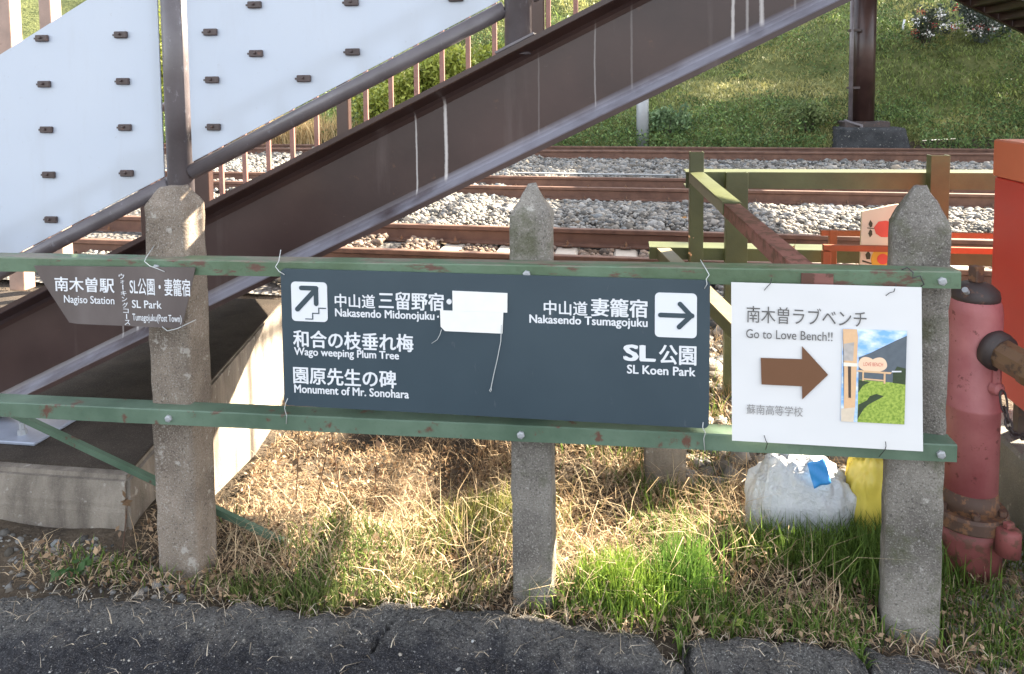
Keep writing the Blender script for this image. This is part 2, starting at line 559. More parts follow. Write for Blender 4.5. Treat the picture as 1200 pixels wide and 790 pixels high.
def ground_z(x, y):
    x, y = np.asarray(x, float), np.asarray(y, float)
    yt = y - TS * x
    z = np.where(y < 2.0, -0.05, -0.03) + 0.012 * np.sin(x * 9 + y * 7) * (y > 2.0)
    z = z + 0.06 * smooth(-1.45, -1.75, x) * smooth(2.0, 2.15, y)                # soil heaped in front of the foundation
    z = z - 0.42 * smooth(2.5, 3.1, y) * smooth(4.9, 4.3, y) * smooth(-0.3, -0.9, x)
    z = z - 0.06 * smooth(2.3, 2.9, y) * smooth(4.6, 4.0, y)
    z = z + 0.07 * smooth(4.3, 4.9, yt) * smooth(17, 16.6, yt)
    z = z + 0.05 * smooth(7.2, 7.7, yt) * smooth(8.9, 8.4, yt)
    d = np.maximum(yt - 16.9, 0)
    hill = 0.12 + 0.54 * d + 0.10 * wob(x * 0.5, y * 0.5) * np.minimum(d, 2)
    step = 0.32 * smooth(0, 0.3, np.sin(yt * 1.5 + 0.15 * x) - 0.2) * (x > 3) * np.minimum(d, 1)
    hill = hill + step * 0.5
    hill = hill - 0.30 * np.clip(yt - 18.9, 0, 1.3) * smooth(0.5, 2.0, x) * smooth(5.6, 4.9, x)
    z = z + np.where(d > 0, hill * smooth(0, 0.5, d), 0)
    return z

def grid_mesh(name, xs, ys, zf):
    X, Y = np.meshgrid(xs, ys)
    V = np.stack([X, Y, zf(X, Y)], -1).reshape(-1, 3)
    nx, ny = len(xs), len(ys)
    i = (np.arange(ny - 1)[:, None] * nx + np.arange(nx - 1)[None, :]).ravel()
    T = np.concatenate([np.stack([i, i + 1, i + nx + 1], 1), np.stack([i, i + nx + 1, i + nx], 1)])
    return np_mesh(name, V, T)

xs = np.unique(np.concatenate([np.linspace(-70, -4, 34), np.linspace(-4, 4, 161), np.linspace(4, 70, 34)]))
ys = np.unique(np.concatenate([np.linspace(-12, 1.8, 8), np.linspace(1.8, 5, 129), np.linspace(5, 17, 49)]))
g = link('ground', grid_mesh('ground', xs, ys, ground_z), M['ground'], smooth=True)
props(g, kind='structure')
xs = np.linspace(-70, 70, 281)
ys = np.concatenate([np.linspace(17.0, 30, 66), np.linspace(31, 75, 23)])
props(link('hillside', grid_mesh('hillside', xs, ys, ground_z), M['hill'], smooth=True), kind='structure')
# bed under the ballast
xs = np.linspace(-24, 24, 97)
ys = np.linspace(0, 11.9, 60)
def bed_mesh():
    X, Y = np.meshgrid(xs, ys)
    Y = Y + 4.75 + TS * X
    V = np.stack([X, Y, np.maximum(ground_z(X, Y) + 0.02, 0.055)], -1).reshape(-1, 3)
    nx, ny = len(xs), len(ys)
    i = (np.arange(ny - 1)[:, None] * nx + np.arange(nx - 1)[None, :]).ravel()
    T = np.concatenate([np.stack([i, i + 1, i + nx + 1], 1), np.stack([i, i + nx + 1, i + nx], 1)])
    return np_mesh('ballast_bed', V, T)
props(link('track_bed', bed_mesh(), M['bed'], smooth=True), kind='structure')

# asphalt with a broken far rim
EDGE = [(-6, 1.93), (-2.6, 1.93), (-2.0, 1.94), (-1.83, 1.945), (-1.6, 1.985), (-1.33, 1.995), (-1.1, 2.02), (-0.90, 2.005), (-0.78, 2.005), (-0.765, 2.06), (-0.6, 2.085), (-0.43, 2.09),
        (-0.2, 2.07), (0.0, 2.05), (0.06, 2.02), (0.10, 1.985), (0.146, 1.96), (0.153, 2.06), (0.3, 2.07), (0.45, 2.075), (0.60, 2.07), (0.612, 1.99), (0.622, 2.07), (0.78, 2.05), (0.95, 1.995), (1.1, 1.95), (1.4, 1.91), (3, 1.85), (8, 1.8)]
def edge_y(x):
    e = np.array(EDGE)
    return np.interp(x, e[:, 0], e[:, 1]) + 0.012 * np.sin(x * 31) * np.sin(x * 13 + 1) + 0.007 * np.sin(x * 83 + 2) * np.sin(x * 7) + 0.005 * np.sign(np.sin(x * 23 + 1)) * np.sin(x * 5)
def asphalt_mesh():
    xs = np.unique(np.concatenate([np.linspace(-8, -2.6, 20), np.linspace(-2.6, 1.9, 460), np.linspace(1.9, 8, 20)]))
    ts = np.concatenate([[0.0, 0.0], np.linspace(0.0, 0.5, 56)[1:], [0.8, 1.5, 3, 6, 10]])
    X, Tt = np.meshgrid(xs, ts)
    E = edge_y(X)
    far = smooth(0.25, 0.5, Tt)
    Y = E * (1 - far) + 1.95 * far - Tt
    rng = np.random.default_rng(3)
    lump = np.array([[noise.fractal(Vector((x * 9, y * 9, 0)), 0.8, 2.0, 4) for x, y in zip(rx, ry)] for rx, ry in zip(X, Y)])
    fine_ = np.array([[noise.fractal(Vector((x * 55, y * 55, 3)), 0.7, 2.0, 3) for x, y in zip(rx, ry)] for rx, ry in zip(X, Y)])
    Z = 0.0060 * fine_ + 0.009 * lump - 0.022 * np.exp(-Tt / 0.015) + 0.014 * np.exp(-((Tt - 0.06) / 0.05) ** 2)
    Z = Z - 0.018 * smooth(0.09, 0.15, Tt + 0.05 * np.sin(X * 5) + 0.03 * np.sin(X * 17 + 1))
    # two cracks running from the rim to the kerbless road
    for x0, sl, wd in ((0.150, 0.10, 0.011), (0.612, 0.06, 0.012), (-0.6, -0.5, 0.003)):
        dx = np.abs(X - x0 - sl * Tt - 0.012 * np.sin(Tt * 40))
        Z = Z - 0.035 * np.exp(-(dx / wd) ** 2) * smooth(0.45, 0.3, Tt)
    Z[0] = -0.09
    dust = np.clip(1.12 - Tt / 0.23, 0, 1) + 0.25 * np.exp(-((X + 1.75) / 0.12) ** 2) * (Tt < 0.25)
    V = np.stack([X, Y, Z], -1).reshape(-1, 3)
    nx, ny = len(xs), len(ts)
    i = (np.arange(ny - 1)[:, None] * nx + np.arange(nx - 1)[None, :]).ravel()
    T = np.concatenate([np.stack([i, i + nx + 1, i + 1], 1), np.stack([i, i + nx, i + nx + 1], 1)])
    return np_mesh('asphalt', V, T, np.repeat(dust.reshape(-1, 1), 3, 1))
props(link('asphalt_road', asphalt_mesh(), M['asphalt'], smooth=True), kind='structure')

# ------------------------------------------------------------------ tracks
def ty(x, y0): return y0 + TS * x
def rail_mesh(y0, zf=0.0):
    prof = [(-0.062, 0.117), (0.062, 0.117), (0.062, 0.127), (0.010, 0.145), (0.008, 0.225), (0.0325, 0.236), (0.0325, 0.266), (0.026, 0.270), (-0.026, 0.270), (-0.0325, 0.266), (-0.0325, 0.236), (-0.008, 0.225), (-0.010, 0.145), (-0.062, 0.127)]
    bm = B()
    xs_ = [-30 + k * 2.5 for k in range(25)]
    rings = [[bm.verts.new((x, ty(x, y0) + a, z)) for a, z in prof] for x in xs_]
    n = len(prof)
    for i in range(len(xs_) - 1):
        for k in range(n):
            f = bm.faces.new((rings[i][k], rings[i][(k + 1) % n], rings[i + 1][(k + 1) % n], rings[i + 1][k]))
            if k in (7,): f.material_index = 1
    bm.faces.new(rings[0]); bm.faces.new(rings[-1][::-1])
    bmesh.ops.recalc_face_normals(bm, faces=bm.faces)
    return bm
def clip_bm(x, y):
    bm = B()
    for s in (-1,):
        box(bm, x - 0.045, x + 0.045, y + s * 0.075 - 0.03, y + s * 0.075 + 0.03, 0.118, 0.140, 0.006)
        lathe(bm, [(0.016, 0.138), (0.016, 0.162), (0.009, 0.163), (0.009, 0.178)], (x, y + s * 0.078, 0), n=8)
    return bm
RAILS = [(5.53, 'rusty rail of the nearest track, largely behind the top fence bar'), (6.60, 'rusty rail just above the pointed middle post, sleepers showing in front of it'),
         (9.36, 'rust brown rail of the middle track, its near rail beside the wide grey ballast strip'), (10.42, 'rust brown rail of the middle track, the rail on the hill side'),
         (14.80, 'near rail of the track at the foot of the hill'), (15.85, 'last rail, touching the bushes at the foot of the hill')]
SPX = [-11 + 0.5 * k for k in range(44)]
for i, (y0, lab) in enumerate(RAILS):
    r = thing('railway_rail', lab, 'rail', (0, y0, 0.117), 'rails of the three tracks')
    obj('rail_bar', rail_mesh(y0), [M['rail'], M['rail_head']], r)
    lim = (-5.6, 3.6) if i < 2 else (-7, 6) if i < 4 else (-2, 9)
    xk = [x for x in SPX if lim[0] < x < lim[1]]
    if i >= 4: xk = xk[::2]
    c0 = obj('fastening', clip_bm(xk[0], ty(xk[0], y0)), M['rust'], r)
    for x in xk[1:]:
        c = c0.copy(); COL.objects.link(c)
        c.location = (x - xk[0], TS * (x - xk[0]), 0)
def sleeper_bm(x, yc):
    bm = B()
    vs = box(bm, -0.10, 0.10, -1.0, 1.0, -0.03, 0.112, 0.02)
    for v in vs:
        if v.co.z > 0 and abs(v.co.y) < 0.3: v.co.z -= 0.03
        v.co = Vector((x - v.co.y * TS * 0 + v.co.x, yc + v.co.y, v.co.z))
    return bm
s0 = None
for tr, (yc, lim, lab) in enumerate(((6.065, (-5.8, 3.6), 'pale concrete sleeper under the nearest track'), (9.89, (-7, 6), 'concrete sleeper under the middle track, buried in grey ballast'))):
    for x in SPX:
        if lim[0] < x < lim[1]:
            if s0 is None:
                s0 = obj('railway_sleeper', sleeper_bm(0, 0), M['sleeper'])
                o = s0
            else:
                o = s0.copy(); COL.objects.link(o)
            o.location = (x, ty(x, yc), 0.0)
            props(o, lab, 'sleeper', 'sleepers of the nearest track' if tr == 0 else 'sleepers of the middle track')

# ballast stones
def icosa():
    t = (1 + 5 ** 0.5) / 2
    v = np.array([(-1, t, 0), (1, t, 0), (-1, -t, 0), (1, -t, 0), (0, -1, t), (0, 1, t), (0, -1, -t), (0, 1, -t), (t, 0, -1), (t, 0, 1), (-t, 0, -1), (-t, 0, 1)], float)
    v /= np.linalg.norm(v[0])
    f = np.array([(0, 11, 5), (0, 5, 1), (0, 1, 7), (0, 7, 10), (0, 10, 11), (1, 5, 9), (5, 11, 4), (11, 10, 2), (10, 7, 6), (7, 1, 8), (3, 9, 4), (3, 4, 2), (3, 2, 6), (3, 6, 8), (3, 8, 9), (4, 9, 5), (2, 4, 11), (6, 2, 10), (8, 6, 7), (9, 8, 1)])
    return v, f
def rot_mats(n):
    q = RNG.normal(size=(n, 4)); q /= np.linalg.norm(q, axis=1, keepdims=True)
    a, b, c, d = q.T
    return np.stack([np.stack([1 - 2 * (c * c + d * d), 2 * (b * c - a * d), 2 * (b * d + a * c)], -1),
                     np.stack([2 * (b * c + a * d), 1 - 2 * (b * b + d * d), 2 * (c * d - a * b)], -1),
                     np.stack([2 * (b * d - a * c), 2 * (c * d + a * b), 1 - 2 * (b * b + c * c)], -1)], 1)
def stones(P, size, tone_lo, tone_hi, warm=0.06, big=0.35):
    v, f = icosa()
    n = len(P)
    sc = size * np.exp(RNG.normal(0, big, (n, 1)))
    an = sc * RNG.uniform(0.6, 1.25, (n, 3))
    loc = v[None] * an[:, None, :] * RNG.uniform(0.75, 1.2, (n, 12, 1))
    R = rot_mats(n)
    W_ = np.einsum('nij,nkj->nki', R, loc)
    W_[:, :, 2] *= 0.8
    W_ += P[:, None, :]
    T = (f[None] + 12 * np.arange(n)[:, None, None]).reshape(-1, 3)
    tone = RNG.uniform(tone_lo, tone_hi, (n, 1))
    hue = RNG.normal(0, warm, (n, 1))
    c = np.clip(tone * np.concatenate([1.0 + 0.07 + hue, np.ones_like(hue), 0.90 - hue], 1), 0.02, 0.9)
    return W_.reshape(-1, 3), T, np.repeat(c, 12, 0)
def scatter_rect(n, x0, x1, y0, y1, slant=True):
    x = RNG.uniform(x0, x1, n); y = RNG.uniform(y0, y1, n)
    if slant: y = y + TS * x
    return x, y
packs = []
for n, x0, x1, y0, y1, s in ((24000, -4.6, 3.4, 4.9, 7.0, 0.021), (24000, -5.0, 4.2, 7.0, 9.2, 0.023), (12000, -6, 5.0, 9.2, 11.0, 0.025), (24000, -7.5, 7, 11.0, 14.7, 0.028), (7000, -8, 8, 14.7, 16.5, 0.030)):
    x, y = scatter_rect(n, x0, x1, y0, y1)
    yt = y - TS * x
    near_rail = np.min(np.stack([np.abs(yt - r[0]) for r in RAILS]), 0)
    ok = near_rail > 0.075
    # sleepers of the nearest track stay swept
    dxs = np.abs(((x + 11) + 0.25) % 0.5 - 0.25)
    ok &= ~((np.abs(yt - 6.065) < 0.95) & (dxs < 0.115))
    x, y, yt = x[ok], y[ok], yt[ok]
    z = np.maximum(ground_z(x, y) + 0.02, 0.055) + RNG.uniform(0.0, 0.03, len(x))
    inside = (np.abs(yt - 6.065) < 0.5) | (np.abs(yt - 9.89) < 0.5)
    z = z + np.where(inside, 0.02, 0.03)
    a = stones(np.stack([x, y, z], 1), s, 0.06, 0.27, 0.05)
    browned = np.repeat(np.abs(yt - 6.065) < 0.62, 12)
    a[2][browned] *= np.array([0.85, 0.66, 0.55])
    packs.append(a)
off = 0; Vs, Ts, Cs = [], [], []
for v_, t_, c_ in packs:
    Vs.append(v_); Ts.append(t_ + off); Cs.append(c_); off += len(v_)
props(link('ballast_gravel', np_mesh('ballast_gravel', np.concatenate(Vs), np.concatenate(Ts), np.concatenate(Cs)), M['gravel']),
      'grey crushed stone ballast round the rails', 'gravel', kind='stuff')
# darker rubble between the fence and the track, pebbles beside the hydrant and the foundation
x, y = scatter_rect(2600, 0.15, 1.6, 3.0, 4.9, False)
p1 = stones(np.stack([x, y, ground_z(x, y) + RNG.uniform(-0.01, 0.03, len(x))], 1), 0.032, 0.07, 0.26, 0.05)
x, y = scatter_rect(2200, 0.9, 1.7, 1.98, 2.7, False)
p2 = stones(np.stack([x, y, ground_z(x, y)], 1), 0.011, 0.08, 0.30, 0.05)
x, y = scatter_rect(420, -2.2, -1.3, 1.96, 2.2, False)
p3 = stones(np.stack([x, y, ground_z(x, y)], 1), 0.006, 0.04, 0.22, 0.05, 0.6)
x, y = scatter_rect(1200, -2.0, 1.3, 1.45, 2.02, False)
p4 = stones(np.stack([x, y, np.full(len(x), -0.002)], 1), 0.0019, 0.06, 0.40, 0.05, 0.45)
off = 0; Vs, Ts, Cs = [], [], []
for v_, t_, c_ in (p1, p2, p3, p4):
    Vs.append(v_); Ts.append(t_ + off); Cs.append(c_); off += len(v_)
props(link('rubble', np_mesh('rubble', np.concatenate(Vs), np.concatenate(Ts), np.concatenate(Cs)), M['gravel']),
      'loose stones and grit on the soil and along the asphalt rim', 'rubble', kind='stuff')
bm = B(); tube(bm, [(-9, ty(-9, 11.72), 0.16), (0.75, ty(0.75, 11.72), 0.165)], 0.013, 8)
o = obj('cable_pipe', bm, M['grey_pole'], smooth=True)
props(o, 'thin pale grey pipe lying along the ballast between the middle and far tracks', 'pipe')

# ------------------------------------------------------------------ footbridge staircase
SL = 0.485
TH = math.atan(SL)
U = (Vector((math.cos(TH), 0, math.sin(TH))), Vector((0, 1, 0)), Vector((-math.sin(TH), 0, math.cos(TH))))
def zbot(x): return 0.680 + SL * (x + 1.53)
GD = 0.36                                       # girder depth square to the slope
st = thing('footbridge_staircase', 'brown steel footbridge stairs rising past the signs, with white side panels', 'staircase', (-2.5, 2.66, 0.2))
XA, XB = -2.52, 4.45
def girder_bm(y0, side):
    """I section: web set back, flanges reaching out"""
    bm = B()
    org = (XA, y0, zbot(XA))
    L = (XB - XA) / math.cos(TH)
    fl = 0.085 if side < 0 else 0.07
    prof = [(0, 0), (0, 0.017), (0.004, 0.021), (fl - 0.02, 0.040), (fl - 0.006, 0.052), (fl, 0.068), (fl, GD - 0.068), (fl - 0.006, GD - 0.052), (fl - 0.02, GD - 0.040), (0.004, GD - 0.021), (0, GD - 0.017), (0, GD),
            (fl + 0.012, GD), (fl + 0.012, 0)]
    if side > 0:
        prof = [(0.155 - p, q) for p, q in prof]
    ends = []
    for tt in (0, L):
        ends.append([bm.verts.new(Vector(org) + U[0] * tt + U[1] * p + U[2] * q) for p, q in prof])
    n = len(prof)
    for k in range(n):
        bm.faces.new((ends[0][k], ends[0][(k + 1) % n], ends[1][(k + 1) % n], ends[1][k]))
    bm.faces.new(ends[0]); bm.faces.new(ends[1][::-1])
    bmesh.ops.recalc_face_normals(bm, faces=bm.faces)
    return bm
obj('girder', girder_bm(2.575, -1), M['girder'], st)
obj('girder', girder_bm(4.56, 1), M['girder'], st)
bm = B(); box(bm, 2.35, 4.45, 4.58, 4.70, 2.66, 3.02, 0.006); obj('shade_beam', bm, M['girder'], st)  # added unseen beam, placed under the flight to shade the asphalt
nst = 22
bm = B()
def tread_bm(k):
    bm = B()
    x0 = -2.50 + 0.309 * k
    z0 = 0.42 + 0.15 * k
    box(bm, x0, x0 + 0.335, 2.69, 4.60, z0 - 0.05, z0, 0.004)
    box(bm, x0 + 0.322, x0 + 0.332, 2.69, 4.60, z0 + 0.001, z0 + 0.099)
    return bm
t0 = obj('tread', tread_bm(0), M['girder'], st)
for k in range(1, nst):
    c = t0.copy(); COL.objects.link(c)
    c.location = (0.309 * k, 0, 0.15 * k)
PXS = [-1.653 + 1.283 * k for k in range(-1, 5)]
def ztop(x): return zbot(x) + GD / math.cos(TH)
def zlow(x): return 1.168 + SL * (x + 1.66)
for x in PXS:
    bm = B()
    tube(bm, [(x, 2.655, ztop(x) - 0.03), (x, 2.655, zlow(x) + 1.05)], 0.047, 24)
    p = obj('railing_post', bm, M['tube'], st, True)
    bm = B(); xbox(bm, U, (x, 2.655, ztop(x)), -0.075, 0.075, -0.07, 0.07, 0.001, 0.012, 0.003)
    o = obj('base_flange', bm, M['tube']); o.parent = p; o.matrix_parent_inverse = Matrix.Translation(-st.location)
    o.matrix_parent_inverse = Matrix()
for a, b in zip([-3.3] + PXS, PXS + [4.45]):
    xa, xb = a + 0.046, b - 0.046
    if xb - xa < 0.2: continue
    bm = B(); tube(bm, [(xa, 2.655, zlow(xa)), (xb, 2.655, zlow(xb))], 0.029, 16)
    obj('lower_rail', bm, M['tube'], st, True)
    pa, pb = xa + 0.012, xb - 0.012
    bm = B()
    prism_xz(bm, [(pa, zlow(pa) + 0.034), (pb, zlow(pb) + 0.034), (pb, zlow(pb) + 0.845), (pa, zlow(pa) + 0.80)], 2.640, 2.646)
    pn = obj('side_panel', bm, M['panel'], st)
    cl = []
    if a < -1.7 and a > -3: cl = [(-2.152, 1.697 - 0.1705 * k) for k in range(5)] + [(-1.830, 1.704 - 0.170 * k) for k in range(4)] + [(-2.50, 1.40), (-2.49, 1.23), (-2.485, 1.06)]
    elif abs(a + 1.653) < 0.01: cl = [(-1.478, 1.707 - 0.171 * k) for k in range(3)] + [(-1.306, 1.628), (-1.129, 1.537), (-0.947, 1.628), (-0.575, 1.806), (-1.306, 1.80), (-0.947, 1.80), (-1.478, 1.878), (-0.76, 1.71 + 0.26)]
    for cx, cz in cl:
        k_ = 2.64 / 2.6
        cx, cz = cx * k_, 1.5 + (cz - 1.5) * k_
        bm = B(); box(bm, cx - 0.026, cx + 0.026, 2.626, 2.6395, cz - 0.0125, cz + 0.0125, 0.003)
        lathe(bm, [(0.005, 0), (0.005, 0.005), (0.002, 0.007)], (cx - 0.002, 2.6255, cz + 0.002), (0, -1, 0), 10)
        box(bm, cx - 0.034, cx - 0.0265, 2.632, 2.6385, cz - 0.004, cz + 0.003)
        o = obj('panel_clip', bm, M['fastener']); o.parent = pn; o.matrix_parent_inverse = Matrix()
    if abs(a + 1.653) < 0.01:
        bm = B(); box(bm, -1.60, -1.545, 2.632, 2.639, 1.840, 1.90, 0.003)
        o = obj('beige_tag', bm, M['cream']); o.parent = pn; o.matrix_parent_inverse = Matrix()
# far railing: bars with stouter posts
for k in range(42):
    x = -2.93 + 0.1645 * k
    bm = B(); box(bm, x - 0.014, x + 0.014, 4.63, 4.65, ztop(x) - 0.02, ztop(x) + 0.98)
    obj('baluster', bm, M['baluster'], st)
for x, hw in ((-3.13, 0.040), (-2.73, 0.053), (-1.76, 0.039), (-0.525, 0.039), (0.74, 0.04), (2.02, 0.04), (3.3, 0.04)):
    bm = B(); box(bm, x - hw, x + hw, 4.61, 4.67, ztop(x) - 0.02, ztop(x) + 1.06, 0.004)
    obj('railing_post', bm, M['girder'], st)
bm = B(); tube(bm, [(-3.3, 4.64, ztop(-3.3) + 1.02), (4.45, 4.64, ztop(4.45) + 1.02)], 0.026, 12)
obj('handrail', bm, M['tube'], st, True)
bm = B(); box(bm, -2.62, -2.14, 2.44, 2.70, 0.2035, 0.216, 0.003)
o = obj('base_plate', bm, M['blue_steel'], st)
for bx in (-2.24, -2.50):
    bm = B(); lathe(bm, [(0.016, 0.2155), (0.016, 0.235), (0.010, 0.236), (0.010, 0.262)], (bx, 2.50, 0), n=6)
    q = obj('anchor_bolt', bm, M['grey_pole']); q.parent = o; q.matrix_parent_inverse = Matrix()

# deck over the tracks (above the picture) and far flight
dk = thing('footbridge_deck', 'footbridge deck crossing high above the tracks', 'footbridge', (5.0, 10, 3.8))
bm = B(); box(bm, 4.62, 6.18, 8.6, 19.2, 3.9, 4.12, 0.01); obj('deck_slab', bm, M['girder'], dk)
for x in (4.6, 6.2):
    bm = B(); box(bm, x - 0.07, x + 0.07, 8.6, 19.2, 3.85, 4.25, 0.01); obj('edge_girder', bm, M['girder'], dk)
    bm = B(); tube(bm, [(x, 8.6, 5.2), (x, 19.2, 5.2)], 0.03, 10); obj('handrail', bm, M['tube'], dk, True)
    for k in range(9):
        y = 8.7 + 1.29 * k
        bm = B(); tube(bm, [(x, y, 4.25), (x, y, 5.2)], 0.025, 8); obj('railing_post', bm, M['tube'], dk, True)

ff = thing('far_staircase', 'dark underside of the far footbridge stairs descending towards the right hill', 'staircase', (9, 18, 0.2))
UF = (Vector((math.cos(TH), 0, -math.sin(TH * 1.06))), Vector((0, 1, 0)), Vector((math.sin(TH), 0, math.cos(TH))))
for y0 in (16.95, 18.95):
    bm = B()
    x0, x1 = 6.2, 12.6
    zz = lambda x: 3.27 - 0.535 * (x - 7.67)
    for za, zb, ya, yb in ((0, 0.03, 0, 0.14), (0.37, 0.40, 0, 0.14), (0.0, 0.4, 0.06, 0.08)):
        v = [bm.verts.new(p) for p in ((x0, y0 + ya, zz(x0) + za), (x1, y0 + ya, zz(x1) + za), (x1, y0 + ya, zz(x1) + zb), (x0, y0 + ya, zz(x0) + zb), (x0, y0 + yb, zz(x0) + za), (x1, y0 + yb, zz(x1) + za), (x1, y0 + yb, zz(x1) + zb), (x0, y0 + yb, zz(x0) + zb))]
        for q in ((0, 1, 2, 3), (7, 6, 5, 4), (4, 5, 1, 0), (3, 2, 6, 7), (1, 5, 6, 2), (4, 0, 3, 7)):
            bm.faces.new([v[i] for i in q])
    bmesh.ops.recalc_face_normals(bm, faces=bm.faces)
    obj('girder', bm, M['girder'], ff)
for k in range(21):
    x = 6.25 + 0.3 * k
    bm = B(); box(bm, x, x + 0.32, 17.05, 18.99, 3.35 - 0.535 * (x + 0.15 - 7.67), 3.39 - 0.535 * (x + 0.15 - 7.67))
    box(bm, x + 0.305, x + 0.318, 17.05, 18.99, 3.20 - 0.535 * (x + 0.15 - 7.67), 3.349 - 0.535 * (x + 0.15 - 7.67))
    obj('tread', bm, M['girder'], ff)
# pillar on the far side
pl = thing('footbridge_pillar', 'tall round brown steel pillar on a dark concrete footing beyond the last track', 'pillar', (4.99, 17.3, 0.1))
bm = B(); tube(bm, [(4.99, 17.3, 0.70), (4.99, 17.3, 3.86)], 0.235, 32); obj('column', bm, M['girder'], pl, True)
bm = B(); box(bm, 4.55, 5.45, 16.95, 17.7, 0.52, 0.72, 0.02); obj('steel_shoe', bm, M['dark_iron'], pl)
bm = B()
vs = box(bm, 4.25, 5.85, 16.72, 17.9, -0.1, 0.60, 0.09, seg=3)
for v in vs:
    if v.co.z > 0.3: v.co.x = 5.05 + (v.co.x - 5.05) * 0.82
obj('footing', bm, M['footing'], pl)
bm = B(); tube(bm, [(4.68, 17.05, 0.72), (4.68, 17.1, 3.9)], 0.045, 12); obj('drain_pipe', bm, M['tube'], pl, True)
bm = B(); tube(bm, [(4.55, 17.02, 0.74), (4.86, 16.9, 0.64), (4.86, 16.86, 0.12)], 0.035, 10); obj('drain_elbow', bm, M['tube'], pl, True)
for z in (1.4, 2.6, 3.5):
    bm = B(); box(bm, 4.62, 4.86, 17.04, 17.16, z, z + 0.05); obj('pipe_bracket', bm, M['dark_iron'], pl)

# stair foundation
fd = thing('stair_foundation', 'stained concrete foundation block under the foot of the stairs', 'foundation', (-2.5, 3.2, -0.3))
bm = B()
Qa = [(-6, 2.25), (-1.635, 2.25), (-2.10, 4.42), (-6, 4.42)]
Qb = [(-6, 2.29), (-1.66, 2.29), (-2.10, 4.42), (-6, 4.42)]
a = [bm.verts.new((x, y, -0.6 if y > 3 else -0.15)) for x, y in Qa]
m_ = [bm.verts.new(p) for p in ((-6, 2.262, 0.10), (-1.645, 2.262, 0.10), (-2.10, 4.42, 0.0), (-6, 4.42, 0.0))]
b = [bm.verts.new((x, y, 0.195)) for x, y in Qb]
bm.faces.new(a[::-1]); bm.faces.new(b)
for lo_, hi_ in ((a, m_), (m_, b)):
    for i in range(4): bm.faces.new((lo_[i], lo_[(i + 1) % 4], hi_[(i + 1) % 4], hi_[i]))
bmesh.ops.bevel(bm, geom=list(bm.edges), offset=0.014, segments=2, affect='EDGES')
bmesh.ops.recalc_face_normals(bm, faces=bm.faces)
obj('block', bm, M['block'], fd)
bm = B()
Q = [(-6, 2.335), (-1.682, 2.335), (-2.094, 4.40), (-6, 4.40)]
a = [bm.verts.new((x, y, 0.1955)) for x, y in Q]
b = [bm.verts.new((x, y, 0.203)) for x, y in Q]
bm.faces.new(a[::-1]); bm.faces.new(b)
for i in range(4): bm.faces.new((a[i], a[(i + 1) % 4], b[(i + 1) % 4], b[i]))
obj('shade_sheet', bm, M['shaded_top'], fd)  # thin dark sheet: shade under the stairs painted on the block top

# ------------------------------------------------------------------ hillside planting
def leaf_cards(P, size, cols, up=0.3, long=1.6):
    """small pointed leaves, two triangles each"""
    n = len(P)
    d = RNG.normal(size=(n, 3)); d[:, 2] += up; d /= np.linalg.norm(d, axis=1, keepdims=True)
    e = np.cross(d, RNG.normal(size=(n, 3))); e /= np.linalg.norm(e, axis=1, keepdims=True)
    s = size * RNG.uniform(0.6, 1.4, (n, 1))
    a = P - d * s * 0.1; t = P + d * s * long
    l = P + d * s * 0.6 + e * s * 0.45; r = P + d * s * 0.6 - e * s * 0.45
    V = np.stack([a, l, t, r], 1).reshape(-1, 3)
    i = 4 * np.arange(n)[:, None]
    T = np.concatenate([i + [[0, 1, 2]], i + [[0, 2, 3]]], 1).reshape(-1, 3)
    return V, T, np.repeat(cols, 4, 0)
def tones(n, a, b, jitter=0.25):
    t = RNG.uniform(0, 1, (n, 1))
    c = np.array(a) * (1 - t) + np.array(b) * t
    return np.clip(c * RNG.uniform(1 - jitter, 1 + jitter, (n, 1)), 0.004, 0.9)
def blades(x, y, z, h, wd, lean, cols, dirang=None):
    n = len(x)
    th = RNG.uniform(0, 2 * PI, n) if dirang is None else dirang
    h = h * RNG.uniform(0.5, 1.4, n)
    ln = np.clip(lean + RNG.normal(0, 0.25, n), 0.02, 1.5)
    dx, dy = np.cos(th), np.sin(th)
    P0 = np.stack([x, y, z], 1)
    hor, ver = np.sin(ln), np.cos(ln)
    P1 = P0 + np.stack([dx * h * hor * 0.45, dy * h * hor * 0.45, h * (0.35 + 0.25 * ver)], 1) * np.clip(ver + 0.35, 0.25, 1)[:, None]
    P2 = P0 + np.stack([dx * h * hor * 1.1, dy * h * hor * 1.1, h * ver], 1)
    sd = np.stack([-dy, dx, np.zeros(n)], 1) * (wd * RNG.uniform(0.6, 1.4, n))[:, None]
    tw = RNG.uniform(0, PI, n)
    sd = sd * np.cos(tw)[:, None] + np.stack([dx, dy, np.zeros(n)], 1) * (wd * np.sin(tw))[:, None]
    V = np.stack([P0 - sd, P0 + sd, P1 - sd * 0.9, P1 + sd * 0.9, P2], 1).reshape(-1, 3)
    i = 5 * np.arange(n)[:, None]
    T = np.concatenate([i + [[0, 1, 3]], i + [[0, 3, 2]], i + [[2, 3, 4]]], 1).reshape(-1, 3)
    return V, T, np.repeat(cols, 5, 0)
def merge(packs):
    off = 0; Vs, Ts, Cs = [], [], []
    for v_, t_, c_ in packs:
        Vs.append(v_); Ts.append(t_ + off); Cs.append(c_); off += len(v_)
    return np.concatenate(Vs), np.concatenate(Ts), np.concatenate(Cs)
def patch(x, y, f, seed):
    return np.array([noise.noise(Vector((a * f, b * f, seed))) for a, b in zip(x, y)])

